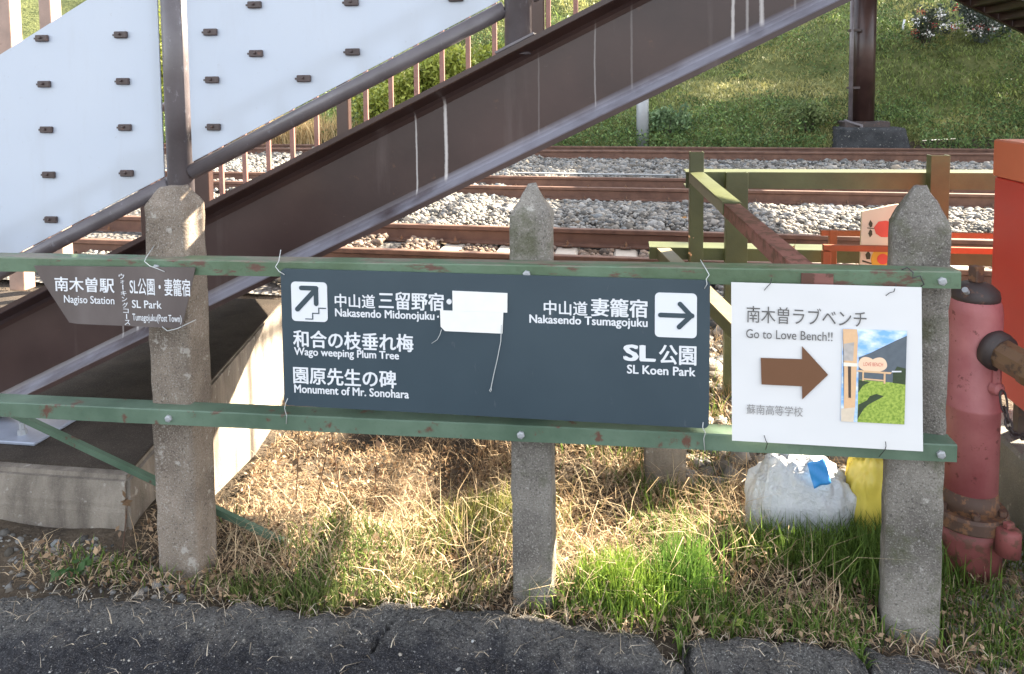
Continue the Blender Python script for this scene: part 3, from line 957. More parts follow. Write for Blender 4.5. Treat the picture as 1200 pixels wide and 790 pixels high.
# slope grass: tufts in patches
n = 120000
x = RNG.uniform(-14, 15, n); y = 17.0 + 10.5 * RNG.uniform(0, 1, n) ** 1.3 + TS * x
pz = patch(x, y, 0.55, 1.0)
z = ground_z(x, y)
ca = tones(n, (0.10, 0.145, 0.04), (0.27, 0.32, 0.10), 0.35)
ytb = y - TS * x
dry_sunlit = np.clip((pz + 0.05) * 2.2, 0, 0.75)
dry_sunlit = np.maximum(dry_sunlit, 0.95 * smooth(18.6, 18.9, ytb) * smooth(20.6, 20.2, ytb) * smooth(1.0, 2.0, x) * smooth(5.4, 4.8, x))[:, None]  # also paints a sunlit yellow patch into the turf colour
ca = ca * (1 - dry_sunlit) + tones(n, (0.25, 0.25, 0.09), (0.42, 0.38, 0.16)) * dry_sunlit
g1 = blades(x, y, z, 0.10, 0.013, 0.75, ca)
props(link('hillside_grass', np_mesh('hillside_grass', *g1), M['leaf']), 'mixed green grass over the railway hillside', 'grass', kind='stuff')
# leafy ground cover and low scrub along the foot
n = 135000
x = RNG.uniform(-14, 15, n); y = 16.8 + 9.5 * RNG.uniform(0, 1, n) ** 1.6 + TS * x
pz = patch(x, y, 0.8, 5.0)
keep = pz + RNG.normal(0, 0.10, n) > 0.0
yt = y - TS * x
keep |= (yt < 17.6)
keep &= ~((x > 1.5) & (x < 5.1) & (yt > 18.8) & (yt < 20.3))
keep &= ~((x > 4.1) & (x < 5.95) & (y < 17.25))
x, y, pz, yt = x[keep], y[keep], pz[keep], yt[keep]
n = len(x)
z = ground_z(x, y) + RNG.uniform(0, 1, n) ** 1.5 * (0.10 + 0.45 * np.clip(pz, 0, 0.6)) + np.where(yt < 17.7, RNG.uniform(0, 0.42, n), 0)
cl = tones(n, (0.04, 0.085, 0.025), (0.18, 0.26, 0.085), 0.45)
g2 = leaf_cards(np.stack([x, y, z], 1), 0.037, cl, 0.5)
props(link('hillside_undergrowth', np_mesh('hillside_undergrowth', *g2), M['leaf']), 'dark leafy undergrowth creeping over the foot of the hillside', 'undergrowth', kind='stuff')

def shrub(name, label, cat, c, rx, ry, h, n, size, ca, cb, flowers=None, group=None, sparse=0.5):
    x0, y0 = c
    z0 = float(ground_z(x0, y0))
    t = thing(name, label, cat, (x0, y0, z0), group)
    k = 16
    cx = RNG.normal(0, 0.42, (k, 3)); cx[:, 2] = RNG.uniform(0.25, 0.95, k)
    which = RNG.integers(0, k, n)
    p = cx[which] + RNG.normal(0, 0.17, (n, 3))
    P = np.stack([x0 + p[:, 0] * rx, y0 + p[:, 1] * ry, z0 + np.clip(p[:, 2], 0.02, 1.2) * h], 1)
    tone = RNG.uniform(0.7, 1.3, k)[which][:, None]
    v, tt, cc = leaf_cards(P, size, tones(n, ca, cb, 0.3) * tone, 0.4)
    link('foliage', np_mesh('foliage', v, tt, cc), M['leaf'], t)
    for q in range(5):
        bm = B(); e = cx[q]
        tube(bm, [(x0 + e[0] * 0.1, y0, z0 - 0.05), (x0 + e[0] * rx * 0.5, y0 + e[1] * ry * 0.5, z0 + h * 0.4), (x0 + e[0] * rx, y0 + e[1] * ry, z0 + h * e[2])], [0.02, 0.013, 0.005], 6)
        obj('stem', bm, M['bark'], t, True)
    for mat, nf, sz in (flowers or []):
        P = np.stack([x0 + RNG.normal(0, 0.42, nf) * rx, y0 - np.abs(RNG.normal(0, 0.4, nf)) * ry - 0.1, z0 + RNG.uniform(0.25, 1.15, nf) * h], 1)
        Pk = np.repeat(P, 26, 0) + RNG.normal(0, sz, (nf * 26, 3))
        v, tt, cc = leaf_cards(Pk, sz * 0.7, np.ones((len(Pk), 3)), 0.2, 1.2)
        link('blossom', np_mesh('blossom', v, tt, cc), M[mat], t)
    return t
shrub('flowering_shrub', 'grey green shrub with white and red blossoms high on the slope under the far stairs', 'shrub', (8.65, 20.7), 0.75, 0.5, 1.0, 2600, 0.06, (0.05, 0.07, 0.05), (0.11, 0.13, 0.10), [('petal', 24, 0.065), ('petal_red', 6, 0.05)])
shrub('flowering_shrub', 'small shrub with few white blossoms just right of the round pillar', 'shrub', (7.35, 20.5), 0.4, 0.35, 0.8, 1200, 0.05, (0.04, 0.06, 0.03), (0.10, 0.11, 0.08), [('petal', 6, 0.06), ('petal_red', 3, 0.04)])
YG = ((0.16, 0.20, 0.03), (0.30, 0.32, 0.06))
for i, (c, rx, h, lab) in enumerate((((-5.3, 17.6), 1.2, 1.3, 'sunlit yellow green bush seen through the stair bars above the dry grass'),
                                  ((-4.05, 18.0), 1.0, 1.5, 'sunlit yellow green bush seen between the white panel and the brown girder'),
                                  ((-2.6, 19.0), 0.9, 1.1, 'bright yellow green bush beside the second stair post'),
                                  ((-12.6, 19.5), 1.8, 2.2, 'bright green bush behind the beige steel posts at the stair foot'))):
    shrub('leafy_bush', lab, 'bush', c, rx, 0.7, h, 5200, 0.075, YG[0], YG[1])
shrub('fern_clump', 'pale green fern clump at the hill foot beside the grey pole', 'fern', (0.95, 17.35), 0.5, 0.3, 0.55, 1100, 0.06, (0.10, 0.17, 0.08), (0.20, 0.28, 0.14))
shrub('round_scrub', 'low rounded scrub left of the pillar footing', 'shrub', (3.9, 17.3), 0.45, 0.3, 0.6, 1300, 0.045, (0.08, 0.12, 0.04), (0.18, 0.22, 0.09))
# tall dry grass across the tracks, seen through the stair bars
n = 2600
x = RNG.normal(-8.0, 0.9, n); y = RNG.uniform(16.7, 17.3, n) + TS * x
d1 = blades(x, y, ground_z(x, y), 0.62, 0.008, 0.25, tones(n, (0.40, 0.27, 0.12), (0.58, 0.44, 0.24)))
props(link('dry_reeds', np_mesh('dry_reeds', *d1), M['straw']), 'tall straw coloured reeds across the tracks seen through the stair bars', 'reeds', kind='stuff')
# stakes on the hill
for i, (x, z_) in enumerate(((7.03, 0.3), (7.38, 0.26), (7.68, 0.42))):
    y = 21.2
    bm = B(); zz_ = float(ground_z(x, y)); tube(bm, [(x, y, zz_ - 0.1), (x + 0.06, y, zz_ + z_)], 0.025, 8)
    props(obj('garden_stake', bm, M['white'], smooth=True), ('leftmost pale stake standing on the slope near the pillar top', 'middle pale stake of three on the slope', 'tallest pale stake on the slope, rightmost of three')[i], 'stake', 'stakes on the slope')
bm = B(); tube(bm, [(0.37, 17.25, 0), (0.36, 17.25, 1.9)], 0.135, 20)
props(obj('grey_pole', bm, M['grey_pole'], smooth=True), 'short grey round pole at the hill foot under the girder', 'pole')
# trees uphill, above the picture; their shade falls on the slope
def tree(x0, y0, h, r, n, label):
    z0 = float(ground_z(x0, y0))
    t = thing('broadleaf_tree', label, 'tree', (x0, y0, z0), 'trees on the hill above the picture')
    bm = B()
    tube(bm, [(x0, y0, z0 - 0.3), (x0 + 0.1, y0, z0 + h * 0.4), (x0, y0 + 0.1, z0 + h * 0.9)], [0.22, 0.15, 0.04], 10)
    for q in range(6):
        a = q * 1.05
        tube(bm, [(x0, y0, z0 + h * (0.35 + 0.07 * q)), (x0 + math.cos(a) * r * 0.8, y0 + math.sin(a) * r * 0.8, z0 + h * (0.5 + 0.08 * q))], [0.08, 0.02], 6)
    obj('trunk', bm, M['bark'], t, True)
    k = 26
    cx = RNG.normal(size=(k, 3)); cx /= np.linalg.norm(cx, axis=1, keepdims=True); cx *= RNG.uniform(0.3, 0.95, (k, 1))
    which = RNG.integers(0, k, n)
    p = cx[which] + RNG.normal(0, 0.16, (n, 3))
    P = np.stack([x0 + p[:, 0] * r, y0 + p[:, 1] * r, z0 + h * 0.62 + p[:, 2] * h * 0.36], 1)
    v, tt, cc = leaf_cards(P, 0.16, tones(n, (0.03, 0.06, 0.015), (0.09, 0.13, 0.03)), 0.1)
    link('crown', np_mesh('crown', v, tt, cc), M['leaf'], t)
for x0, y0, h, r in ((15.5, 27.5, 9, 3.2), (19.5, 28.5, 9, 3.2), (23.5, 30, 10, 3.4), (13.5, 32, 10, 3.5), (19, 34, 10, 3.6), (25, 26, 9, 3.0)):
    tree(x0, y0, h, r, 4200, 'leafy tree high on the hill, shading the slope')

# ------------------------------------------------------------------ concrete fence
def rough_post(x0, x1, y0, y1, zb, zs, zt, seed, rz=0.0, gable=0.0, lean=0.0):
    bm = B()
    hx, hy = (x1 - x0) / 2, (y1 - y0) / 2
    zs_ = list(np.linspace(zb, zs, 34)) + [zs + (zt - zs) * k / 6 for k in range(1, 7)]
    per = []
    N = 7
    for s in range(4):
        for k in range(N):
            t = -1 + 2 * k / N
            per.append(((t, -1), (1, t), (-t, 1), (-1, -t))[s])
    rings = []
    for i, z in enumerate(zs_):
        f = 1.0 if z <= zs else max(gable, 1 - (z - zs) / (zt - zs) * (1 - gable))
        ring = []
        for a, b in per:
            px, py = a * hx * f, b * hy * f
            if z <= zs:                                        # soften the arrises
                m = max(abs(a), abs(b)); q = min(abs(a), abs(b))
                if q > 0.95: px *= 0.95; py *= 0.95
            p = Vector((px, py, z))
            nz = noise.fractal(p * 14 + Vector((seed, seed * 2, 0)), 0.8, 2, 4) * 0.0045 + noise.noise(p * 60 + Vector((seed, 0, 0))) * 0.0018
            dr = Vector((px, py, 0))
            if dr.length > 1e-5: p += dr.normalized() * nz
            p.z += nz * (z > zs)
            p = Matrix.Rotation(rz, 3, 'Z') @ p
            ring.append(bm.verts.new((p.x + (x0 + x1) / 2 + lean * (z - zb), p.y + (y0 + y1) / 2, p.z)))
        rings.append(ring)
    n = len(per)
    for i in range(len(rings) - 1):
        for k in range(n):
            bm.faces.new((rings[i][k], rings[i][(k + 1) % n], rings[i + 1][(k + 1) % n], rings[i + 1][k]))
    bm.faces.new(rings[-1])
    bm.faces.new(rings[0][::-1])
    bmesh.ops.recalc_face_normals(bm, faces=bm.faces)
    return bm
props(obj('concrete_post', rough_post(-1.447, -1.315, 2.115, 2.245, -0.35, 1.148, 1.205, 3.0, gable=0.42), M['post_warm'], smooth=True), 'brownish concrete fence post behind the small metal plate sign', 'fence post', 'concrete fence posts')
props(obj('concrete_post', rough_post(-0.329, -0.209, 2.14, 2.25, -0.35, 1.135, 1.222, 8.0, gable=0.16), M['post'], smooth=True), 'narrow pointed concrete fence post behind the long dark sign', 'fence post', 'concrete fence posts')
props(obj('concrete_post', rough_post(0.720, 0.862, 2.140, 2.282, -0.35, 1.120, 1.222, 13.0, rz=rad(-13), gable=0.22), M['post'], smooth=True), 'stout square concrete fence post behind the white paper notice', 'fence post', 'concrete fence posts')

def angle_bar(z_at, x0, x1, yf, depth, drop, mat, name, label, bolts):
    t = thing(name, label, 'fence rail', ((x0 + x1) / 2, yf, z_at(0)), 'green fence rails')
    bm = B()
    N = 60
    prof = [(yf, -drop), (yf, -0.003), (yf + 0.003, 0), (yf + depth, 0), (yf + depth, -0.006), (yf + 0.007, -0.006), (yf + 0.007, -drop)]
    rings = []
    for i in range(N + 1):
        x = x0 + (x1 - x0) * i / N
        dz = z_at(x) + 0.0012 * noise.noise(Vector((x * 8, drop * 50, 0)))
        rings.append([bm.verts.new((x, y, z + dz)) for y, z in prof])
    n = len(prof)
    for i in range(N):
        for k in range(n):
            bm.faces.new((rings[i][k], rings[i][(k + 1) % n], rings[i + 1][(k + 1) % n], rings[i + 1][k]))
    bm.faces.new(rings[0]); bm.faces.new(rings[-1][::-1])
    bmesh.ops.recalc_face_normals(bm, faces=bm.faces)
    obj('angle_bar', bm, mat, t)
    for bx in bolts:
        bm = B(); lathe(bm, [(0.011, 0), (0.011, 0.007), (0.006, 0.009)], (bx, yf - 0.0005, z_at(bx) - drop * 0.55), (0, -1, 0), 6)
        obj('bolt', bm, M['grey_pole'], t)
    return t
ztr = lambda x: 1.012 + 0.0105 * x
zbr = lambda x: 0.556 + 0.012 * x
def m_green_top():
    k = NT('green_paint_worn_top')
    geo = k.n('ShaderNodeNewGeometry')
    sp = k.n('ShaderNodeSeparateXYZ'); k.link(geo.outputs['Normal'], sp.inputs[0])
    a = k.noise(6, 5)
    base = k.mix(k.step(a, 0.35, 0.7), (0.065, 0.105, 0.055), (0.105, 0.165, 0.105))
    r = k.step(k.noise(22, 8, 0.7, stretch=(0.35, 1, 1)), 0.56, 0.62)
    c = k.mix(r, base, (0.10, 0.048, 0.034))
    worn = k.step(k.noise(14, 7, 0.7, stretch=(0.3, 1, 1)), 0.45, 0.56)
    up = k.math('MULTIPLY', k.step(sp.outputs[2], 0.5, 0.9), worn)
    c = k.mix(k.math('MULTIPLY', up, 0.75), c, (0.19, 0.145, 0.12))
    g = k.step(k.noise(60, 3), 0.58, 0.75)
    c = k.mix(k.math('MULTIPLY', g, 0.35), c, (0.04, 0.05, 0.03))
    k.bump(k.noise(70, 5), 0.3, 0.004)
    return k.out(c, 0.5)
M['green_top'] = m_green_top()
angle_bar(ztr, -3.4, 0.846, 2.074, 0.064, 0.044, M['green_top'], 'fence_rail', 'upper green angle iron fence rail with rust showing, the signs hang from it', (-0.27, -1.38, 0.80))
angle_bar(zbr, -3.4, 0.850, 2.074, 0.064, 0.046, M['green'], 'fence_rail', 'lower green angle iron fence rail under the dark sign', (-1.36, -0.29, 0.81))
bm = B()
ax = Vector((-1.0, 2.36, -0.08)) - Vector((-2.03, 2.14, 0.51))
u0 = ax.normalized(); u1 = Vector((0, 1, 0)); u1 = (u1 - u0 * u1.dot(u0)).normalized(); u2 = u0.cross(u1)
xbox(bm, (u0, u1, u2), (-2.03, 2.14, 0.51), 0, ax.length, -0.009, 0.009, -0.0025, 0.0025)
xbox(bm, (u0, u1, u2), (-2.03, 2.14, 0.51), 0, ax.length, -0.009, -0.005, -0.018, -0.0027)
props(obj('fence_brace', bm, M['green']), 'thin green angle brace sloping down behind the left concrete post', 'brace')

# ------------------------------------------------------------------ lettering
def text_mesh(s, bold=0.0):
    cu = bpy.data.curves.new('lettering', 'FONT')
    cu.body = s
    cu.size = 1.0
    cu.offset = bold
    cu.resolution_u = 3
    ob = bpy.data.objects.new('lettering', cu)
    COL.objects.link(ob)
    dg = bpy.context.evaluated_depsgraph_get()
    me = bpy.data.meshes.new_from_object(ob.evaluated_get(dg))
    bpy.data.objects.remove(ob)
    bpy.data.curves.remove(cu)
    return me
def lettering(s, x0, x1, z0, z1, y, mat, parent, bold=0.0, name='lettering', shear=0.0):
    me = text_mesh(s)
    n = len(me.vertices)
    co = np.empty(n * 3, np.float32); me.vertices.foreach_get('co', co); co = co.reshape(-1, 3)
    me.calc_loop_triangles()
    tri = np.array([t_.vertices[:] for t_ in me.loop_triangles])
    bpy.data.meshes.remove(me)
    if bold:                                     # heavier strokes: the glyphs laid over themselves a hair apart
        sh = [(dx * bold, dz * bold * 0.6, k * 0.00006) for k, (dx, dz) in enumerate(((0, 0), (1, 0.5), (-1, 0.5), (0.5, -1), (-0.5, -1), (0, 1)))]
        co = np.concatenate([co + np.array([a, b_, 0]) + np.array([0, 0, c_]) for a, b_, c_ in sh])
        tri = np.concatenate([tri + n * k for k in range(len(sh))])
    me = np_mesh(name, co, tri)
    lo, hi = co.min(0), co.max(0)
    out = np.empty_like(co)
    out[:, 0] = x0 + (co[:, 0] - lo[0]) / (hi[0] - lo[0]) * (x1 - x0)
    out[:, 2] = z0 + (co[:, 1] - lo[1]) / (hi[1] - lo[1]) * (z1 - z0) + shear * (out[:, 0] - x0)
    out[:, 1] = y - co[:, 2]
    me.vertices.foreach_set('co', out.ravel())
    me.update()
    return link(name, me, mat, parent)
def stroke(bm, p, q, wd, y0, y1):
    """flat bar between two points of a sign face"""
    p, q = Vector((p[0], p[1])), Vector((q[0], q[1]))
    d = (q - p).normalized(); nn = Vector((-d.y, d.x)) * wd / 2
    prism_xz(bm, [tuple(p + nn), tuple(p - nn), tuple(q - nn), tuple(q + nn)], y0, y1)
def disc(bm, c, r, y0, y1, n=20):
    prism_xz(bm, [(c[0] + r * math.cos(2 * PI * k / n), c[1] + r * math.sin(2 * PI * k / n)) for k in range(n)], y0, y1)

# long dark direction sign
sg = thing('direction_sign', 'long slate blue direction sign with white Japanese and English place names and two arrows', 'sign', (-0.38, 2.063, 0.58))
bm = B(); prism_xz(bm, rrect(-0.984, 0.222, 0.580, 0.984, 0.014), 2.060, 2.066)
obj('board', bm, M['board'], sg)
YL = 2.0588
for s, x0, x1, z0, z1, bd in (('中山道', -0.822, -0.702, 0.877, 0.917, 0.020), ('三留野宿', -0.692, -0.502, 0.876, 0.928, 0.026), ('Nakasendo Midonojuku', -0.822, -0.530, 0.843, 0.874, 0.028),
    ('和合の枝垂れ梅', -0.951, -0.592, 0.755, 0.807, 0.026), ('Wago weeping Plum Tree', -0.949, -0.635, 0.725, 0.755, 0.028), ('園原先生の碑', -0.954, -0.644, 0.647, 0.699, 0.026),
    ('Monument of Mr. Sonohara', -0.952, -0.608, 0.620, 0.645, 0.028), ('中山道', -0.222, -0.102, 0.877, 0.917, 0.020), ('妻籠宿', -0.093, 0.059, 0.877, 0.928, 0.026),
    ('Nakasendo Tsumagojuku', -0.262, 0.059, 0.845, 0.876, 0.028), ('SL', -0.006, 0.081, 0.757, 0.803, 0.045), ('公園', 0.089, 0.188, 0.752, 0.806, 0.026), ('SL Koen Park', 0.004, 0.186, 0.722, 0.747, 0.028)):
    lettering(s, x0, x1, z0, z1, YL, M['white'], sg, bd)
bm = B(); disc(bm, (-0.487, 0.9045), 0.0075, 2.0570, 2.0595); disc(bm, (-0.5195, 0.8605), 0.0028, 2.0570, 2.0595)
obj('dot_mark', bm, M['white'], sg)
def icon(x0, x1, z0, z1, strokes, ends):
    bm = B(); prism_xz(bm, rrect(x0, x1, z0, z1, 0.012), 2.0575, 2.0597)
    ic = obj('arrow_icon', bm, M['white'], sg)
    bm = B()
    f = lambda p: (x0 + p[0] * (x1 - x0), z0 + p[1] * (z1 - z0))
    for i, (p, q, wd) in enumerate(strokes):
        e = i * 0.00012
        stroke(bm, f(p), f(q), wd * (x1 - x0), 2.0562 - e, 2.0574)
    for i, (p, r) in enumerate(ends): disc(bm, f(p), r * (x1 - x0), 2.0557 - i * 0.00007, 2.0574)
    o = obj('arrow_mark', bm, M['board']); o.parent = ic; o.matrix_parent_inverse = Matrix()
    return ic
icon(-0.952, -0.844, 0.833, 0.948, [((0.17, 0.31), (0.70, 0.83), 0.135), ((0.29, 0.85), (0.71, 0.85), 0.125), ((0.695, 0.86), (0.695, 0.46), 0.125)], [((0.17, 0.31), 0.068), ((0.29, 0.85), 0.062), ((0.695, 0.46), 0.062), ((0.70, 0.85), 0.062)])
bm = B()
fz = lambda p: (-0.952 + p[0] * 0.108, 0.833 + p[1] * 0.115)
for i, (p, q) in enumerate((((0.38, 0.065), (0.60, 0.065)), ((0.588, 0.065), (0.588, 0.215)), ((0.575, 0.215), (0.775, 0.215)), ((0.763, 0.215), (0.763, 0.35)), ((0.75, 0.35), (0.965, 0.35)))):
    stroke(bm, fz(p), fz(q), 0.0028, 2.0564 - i * 0.0001, 2.0574)
obj('stair_symbol', bm, M['board'], sg)
icon(0.078, 0.188, 0.827, 0.948, [((0.13, 0.50), (0.88, 0.50), 0.115), ((0.60, 0.76), (0.875, 0.49), 0.115), ((0.58, 0.245), (0.88, 0.52), 0.115)], [((0.13, 0.5), 0.055), ((0.60, 0.76), 0.058), ((0.58, 0.245), 0.058), ((0.88, 0.505), 0.06)])
for i, poly in enumerate(([(-0.477, 0.936), (-0.322, 0.934), (-0.323, 0.8795), (-0.477, 0.8795)], [(-0.513, 0.8793), (-0.334, 0.8793), (-0.337, 0.820), (-0.500, 0.821), (-0.512, 0.833)])):
    bm = B(); prism_xz(bm, poly, 2.0555, 2.0585)
    obj('tape_patch', bm, M['tape'], sg)
bm = B(); tube(bm, [(-0.339, 2.054, 0.845), (-0.341, 2.052, 0.80), (-0.351, 2.052, 0.750), (-0.362, 2.053, 0.704), (-0.3705, 2.053, 0.664), (-0.3745, 2.053, 0.658), (-0.372, 2.053, 0.654), (-0.369, 2.053, 0.660), (-0.3705, 2.053, 0.666)], 0.0012, 6)
obj('loose_string', bm, M['wire'], sg, True)
bm = B(); tube(bm, [(-0.509, 2.054, 0.826), (-0.513, 2.050, 0.812), (-0.521, 2.051, 0.797), (-0.538, 2.053, 0.785)], 0.0009, 6)
obj('loose_string', bm, M['wire'], sg, True)

# white paper notice
pn = thing('paper_notice', 'white laminated notice with a brown arrow and a small photograph of a bench', 'notice', (0.51, 2.045, 0.556))
bm = B()
def notice(u, v):
    return ((0.281 + 0.476 * u) * (1 - v) + (0.274 + 0.468 * u) * v,
            2.0470 + 0.0016 * math.sin(u * 5 + 1) * math.sin(v * 4) - 0.001 * abs(2 * v - 1) ** 2, 0.557 + v * 0.428)
sheet(bm, 24, notice, 0.001)
obj('sheet', bm, M['paper'], pn)
YP = 2.0428
lettering('南木曽ラブベンチ', 0.314, 0.611, 0.880, 0.925, YP, M['ink_grey'], pn, 0.0, shear=-0.012)
lettering('Go to Love Bench!!', 0.313, 0.529, 0.838, 0.862, YP, M['ink_grey'], pn, 0.0)
lettering('蘇南高等学校', 0.317, 0.459, 0.633, 0.660, YP, M['ink_light'], pn, 0.0)
bm = B(); prism_xz(bm, [(0.351, 0.786), (0.455, 0.787), (0.454, 0.822), (0.52, 0.749), (0.457, 0.680), (0.456, 0.715), (0.354, 0.715)], YP - 0.0004, YP + 0.001)
obj('arrow_mark', bm, M['ink_brown'], pn)
# the photograph printed on the notice: flat printed areas
PX0, PX1, PZ0, PZ1 = 0.554, 0.709, 0.627, 0.872
def pic(poly, mat, lift, name='printed_area', par=None):
    bm = B()
    vs = [bm.verts.new((PX0 + u * (PX1 - PX0), YP - lift, PZ0 + v * (PZ1 - PZ0))) for u, v in poly]
    f = bm.faces.new(vs)
    bmesh.ops.triangulate(bm, faces=[f])
    o = obj(name, bm, mat)
    if par is not None: o.parent = par; o.matrix_parent_inverse = Matrix()
    return o
def m_sky_print():
    k = NT('printed_sky')
    c = k.mix(k.step(k.noise(22, 5, stretch=(1, 1, 2)), 0.4, 0.65), (0.20, 0.42, 0.78), (0.72, 0.78, 0.86))
    return k.out(c, 0.4)
def m_grass_print():
    k = NT('printed_lawn')
    c = k.mix(k.step(k.noise(140, 4), 0.35, 0.65), (0.15, 0.24, 0.03), (0.38, 0.47, 0.09))
    return k.out(c, 0.4)
ph = obj('printed_photo', (lambda b: (prism_xz(b, [(PX0, PZ0), (PX1, PZ0), (PX1, PZ1), (PX0, PZ1)], YP, YP + 0.001), b)[1])(B()), m_sky_print(), pn)
hillp = flat('printed_hill', (0.10, 0.12, 0.14), 0.4, var=0.25, scale=70)
lawnp = m_grass_print()
shadep = flat('printed_dark_green', (0.04, 0.06, 0.03), 0.4, var=0.35, scale=110)
woodp = flat('printed_wood', (0.66, 0.42, 0.24), 0.4, var=0.12, scale=90)
heartp = flat('printed_heart', (0.78, 0.55, 0.38), 0.4, var=0.04)
glassp = flat('printed_glass', (0.42, 0.38, 0.35), 0.4, var=0.35, scale=80)
darkp = flat('printed_dark', (0.07, 0.05, 0.04), 0.4, var=0.3, scale=80)
inkp = flat('printed_red', (0.55, 0.12, 0.10), 0.5)
pic([(0.26, 0.70), (0.45, 0.755), (0.65, 0.82), (0.85, 0.90), (1, 0.95), (1, 0.44), (0.26, 0.44)], hillp, 0.0002, par=ph)
pic([(0.26, 0.0), (1, 0.0), (1, 0.44), (0.26, 0.46)], lawnp, 0.0003, par=ph)
pic([(0.26, 0.32), (0.34, 0.40), (0.45, 0.44), (0.26, 0.46)], shadep, 0.0005, par=ph)
pic([(0.26, 0.03), (0.36, 0.15), (0.44, 0.20), (0.60, 0.265), (0.67, 0.295), (0.55, 0.315), (0.45, 0.29), (0.40, 0.24), (0.27, 0.19)], shadep, 0.0005, par=ph)
pic([(0.80, 0.44), (1, 0.43), (1, 0.60), (0.86, 0.62), (0.80, 0.54)], shadep, 0.0005, par=ph)
pic([(0.0, 0.0), (0.20, 0.0), (0.22, 0.16), (0.0, 0.14)], flat('printed_base', (0.62, 0.52, 0.40), 0.4, var=0.15, scale=90), 0.0006, par=ph)
pic([(0.04, 0.14), (0.22, 0.16), (0.24, 0.92), (0.22, 1.0), (0.0, 1.0), (0.0, 0.90), (0.03, 0.62)], woodp, 0.0007, par=ph)
pic([(0.02, 0.66), (0.17, 0.66), (0.18, 0.86), (0.02, 0.84)], glassp, 0.0009, par=ph)
pic([(0.11, 0.26), (0.15, 0.26), (0.14, 0.60), (0.09, 0.60)], darkp, 0.0009, par=ph)
pic([(0.02, 0.60), (0.24, 0.60), (0.24, 0.635), (0.02, 0.64)], flat('printed_ledge', (0.8, 0.72, 0.6), 0.4), 0.0010, par=ph)
hp = [(0.48 + 0.225 * math.cos(a), 0.622 + (0.088 * math.sin(a) * (0.70 + 0.75 * abs(math.cos(a)) ** 0.8) if math.sin(a) > 0 else 0.075 * math.sin(a))) for a in [2 * PI * k / 64 for k in range(64)]]
pic(hp, heartp, 0.0008, par=ph)
pic([(0.24, 0.565), (0.78, 0.555), (0.76, 0.535), (0.24, 0.545)], woodp, 0.0010, par=ph)
pic([(0.32, 0.48), (0.66, 0.47), (0.66, 0.455), (0.32, 0.465)], woodp, 0.0009, par=ph)
pic([(0.655, 0.545), (0.685, 0.545), (0.685, 0.43), (0.655, 0.43)], woodp, 0.0011, par=ph)
pic([(0.32, 0.545), (0.345, 0.545), (0.345, 0.45), (0.32, 0.45)], woodp, 0.0011, par=ph)
pic([(0.78, 0.57), (0.93, 0.575), (0.93, 0.56), (0.78, 0.555)], M['white'], 0.0008, par=ph)
tl = lettering('LOVE BENCH', PX0 + 0.335 * (PX1 - PX0), PX0 + 0.64 * (PX1 - PX0), PZ0 + 0.612 * (PZ1 - PZ0), PZ0 + 0.652 * (PZ1 - PZ0), YP - 0.0011, inkp, ph, 0.0)
tl.matrix_parent_inverse = Matrix()

# small plate sign at the left
ps = thing('plate_sign', 'small tarnished metal sign with slanted sides and white place names', 'sign', (-1.5, 2.06, 0.8))
bm = B(); prism_xz(bm, [(-1.778, 0.972), (-1.250, 0.980), (-1.262, 0.93), (-1.301, 0.796), (-1.640, 0.797), (-1.668, 0.800), (-1.758, 0.935)], 2.062, 2.065)
obj('plate', bm, M['plate'], ps)
for s, x0, x1, z0, z1, bd in (('南木曽駅', -1.710, -1.512, 0.896, 0.941, 0.018), ('Nagiso Station', -1.681, -1.514, 0.854, 0.885, 0.014), ('SL公園・妻籠宿', -1.462, -1.267, 0.893, 0.945, 0.016), ('SL Park', -1.457, -1.361, 0.853, 0.877, 0.014), ('Tumagojuku(Post Town)', -1.457, -1.299, 0.808, 0.836, 0.012)):
    lettering(s, x0, x1, z0, z1, 2.0612, M['white'], ps, bd)
zc = 0.957
for ch, hh in (('ウ', 0.019), ('ォ', 0.014), ('|', 0.018), ('キ', 0.019), ('ン', 0.017), ('グ', 0.019), ('コ', 0.016), ('|', 0.018), ('ス', 0.018)):
    wd = 0.018 if ch not in '|ォ' else (0.0035 if ch == '|' else 0.013)
    xm = -1.487 + (0.957 - zc) * 0.09
    lettering(ch, xm - wd / 2, xm + wd / 2, zc - hh + 0.0015, zc - 0.0015, 2.0612, M['white'], ps, 0.012)
    zc -= hh

# thin wires that tie the signs to the rails
def wire(pts, label, mat='wire', r=0.0013):
    bm = B(); tube(bm, pts, r, 6)
    props(obj('tie_wire', bm, M[mat], smooth=True), label, 'wire', 'wires tying the signs')
wire([(-1.415, 2.12, 1.03), (-1.41, 2.068, 1.004), (-1.408, 2.058, 0.995), (-1.39, 2.055, 0.983), (-1.365, 2.055, 0.975), (-1.345, 2.058, 0.966)], 'pale wire tying the plate sign to the top rail')
wire([(-1.36, 2.058, 0.800), (-1.34, 2.052, 0.790), (-1.31, 2.055, 0.797), (-1.27, 2.09, 0.815)], 'pale wire curling under the lower edge of the plate sign')
wire([(-1.0, 2.10, 1.03), (-0.992, 2.068, 1.004), (-0.998, 2.058, 0.990), (-0.985, 2.053, 0.978), (-0.970, 2.056, 0.968)], 'pale wire at the upper left corner of the dark sign')
wire([(0.20, 2.10, 1.03), (0.212, 2.066, 1.012), (0.219, 2.057, 1.000), (0.211, 2.053, 0.990), (0.213, 2.053, 0.976), (0.207, 2.056, 0.963)], 'pale crinkled wire at the upper right corner of the dark sign')
wire([(-0.972, 2.0575, 0.602), (-0.978, 2.054, 0.588), (-0.984, 2.06, 0.570), (-0.982, 2.068, 0.545), (-0.985, 2.07, 0.52)], 'pale wire at the lower left corner of the dark sign')
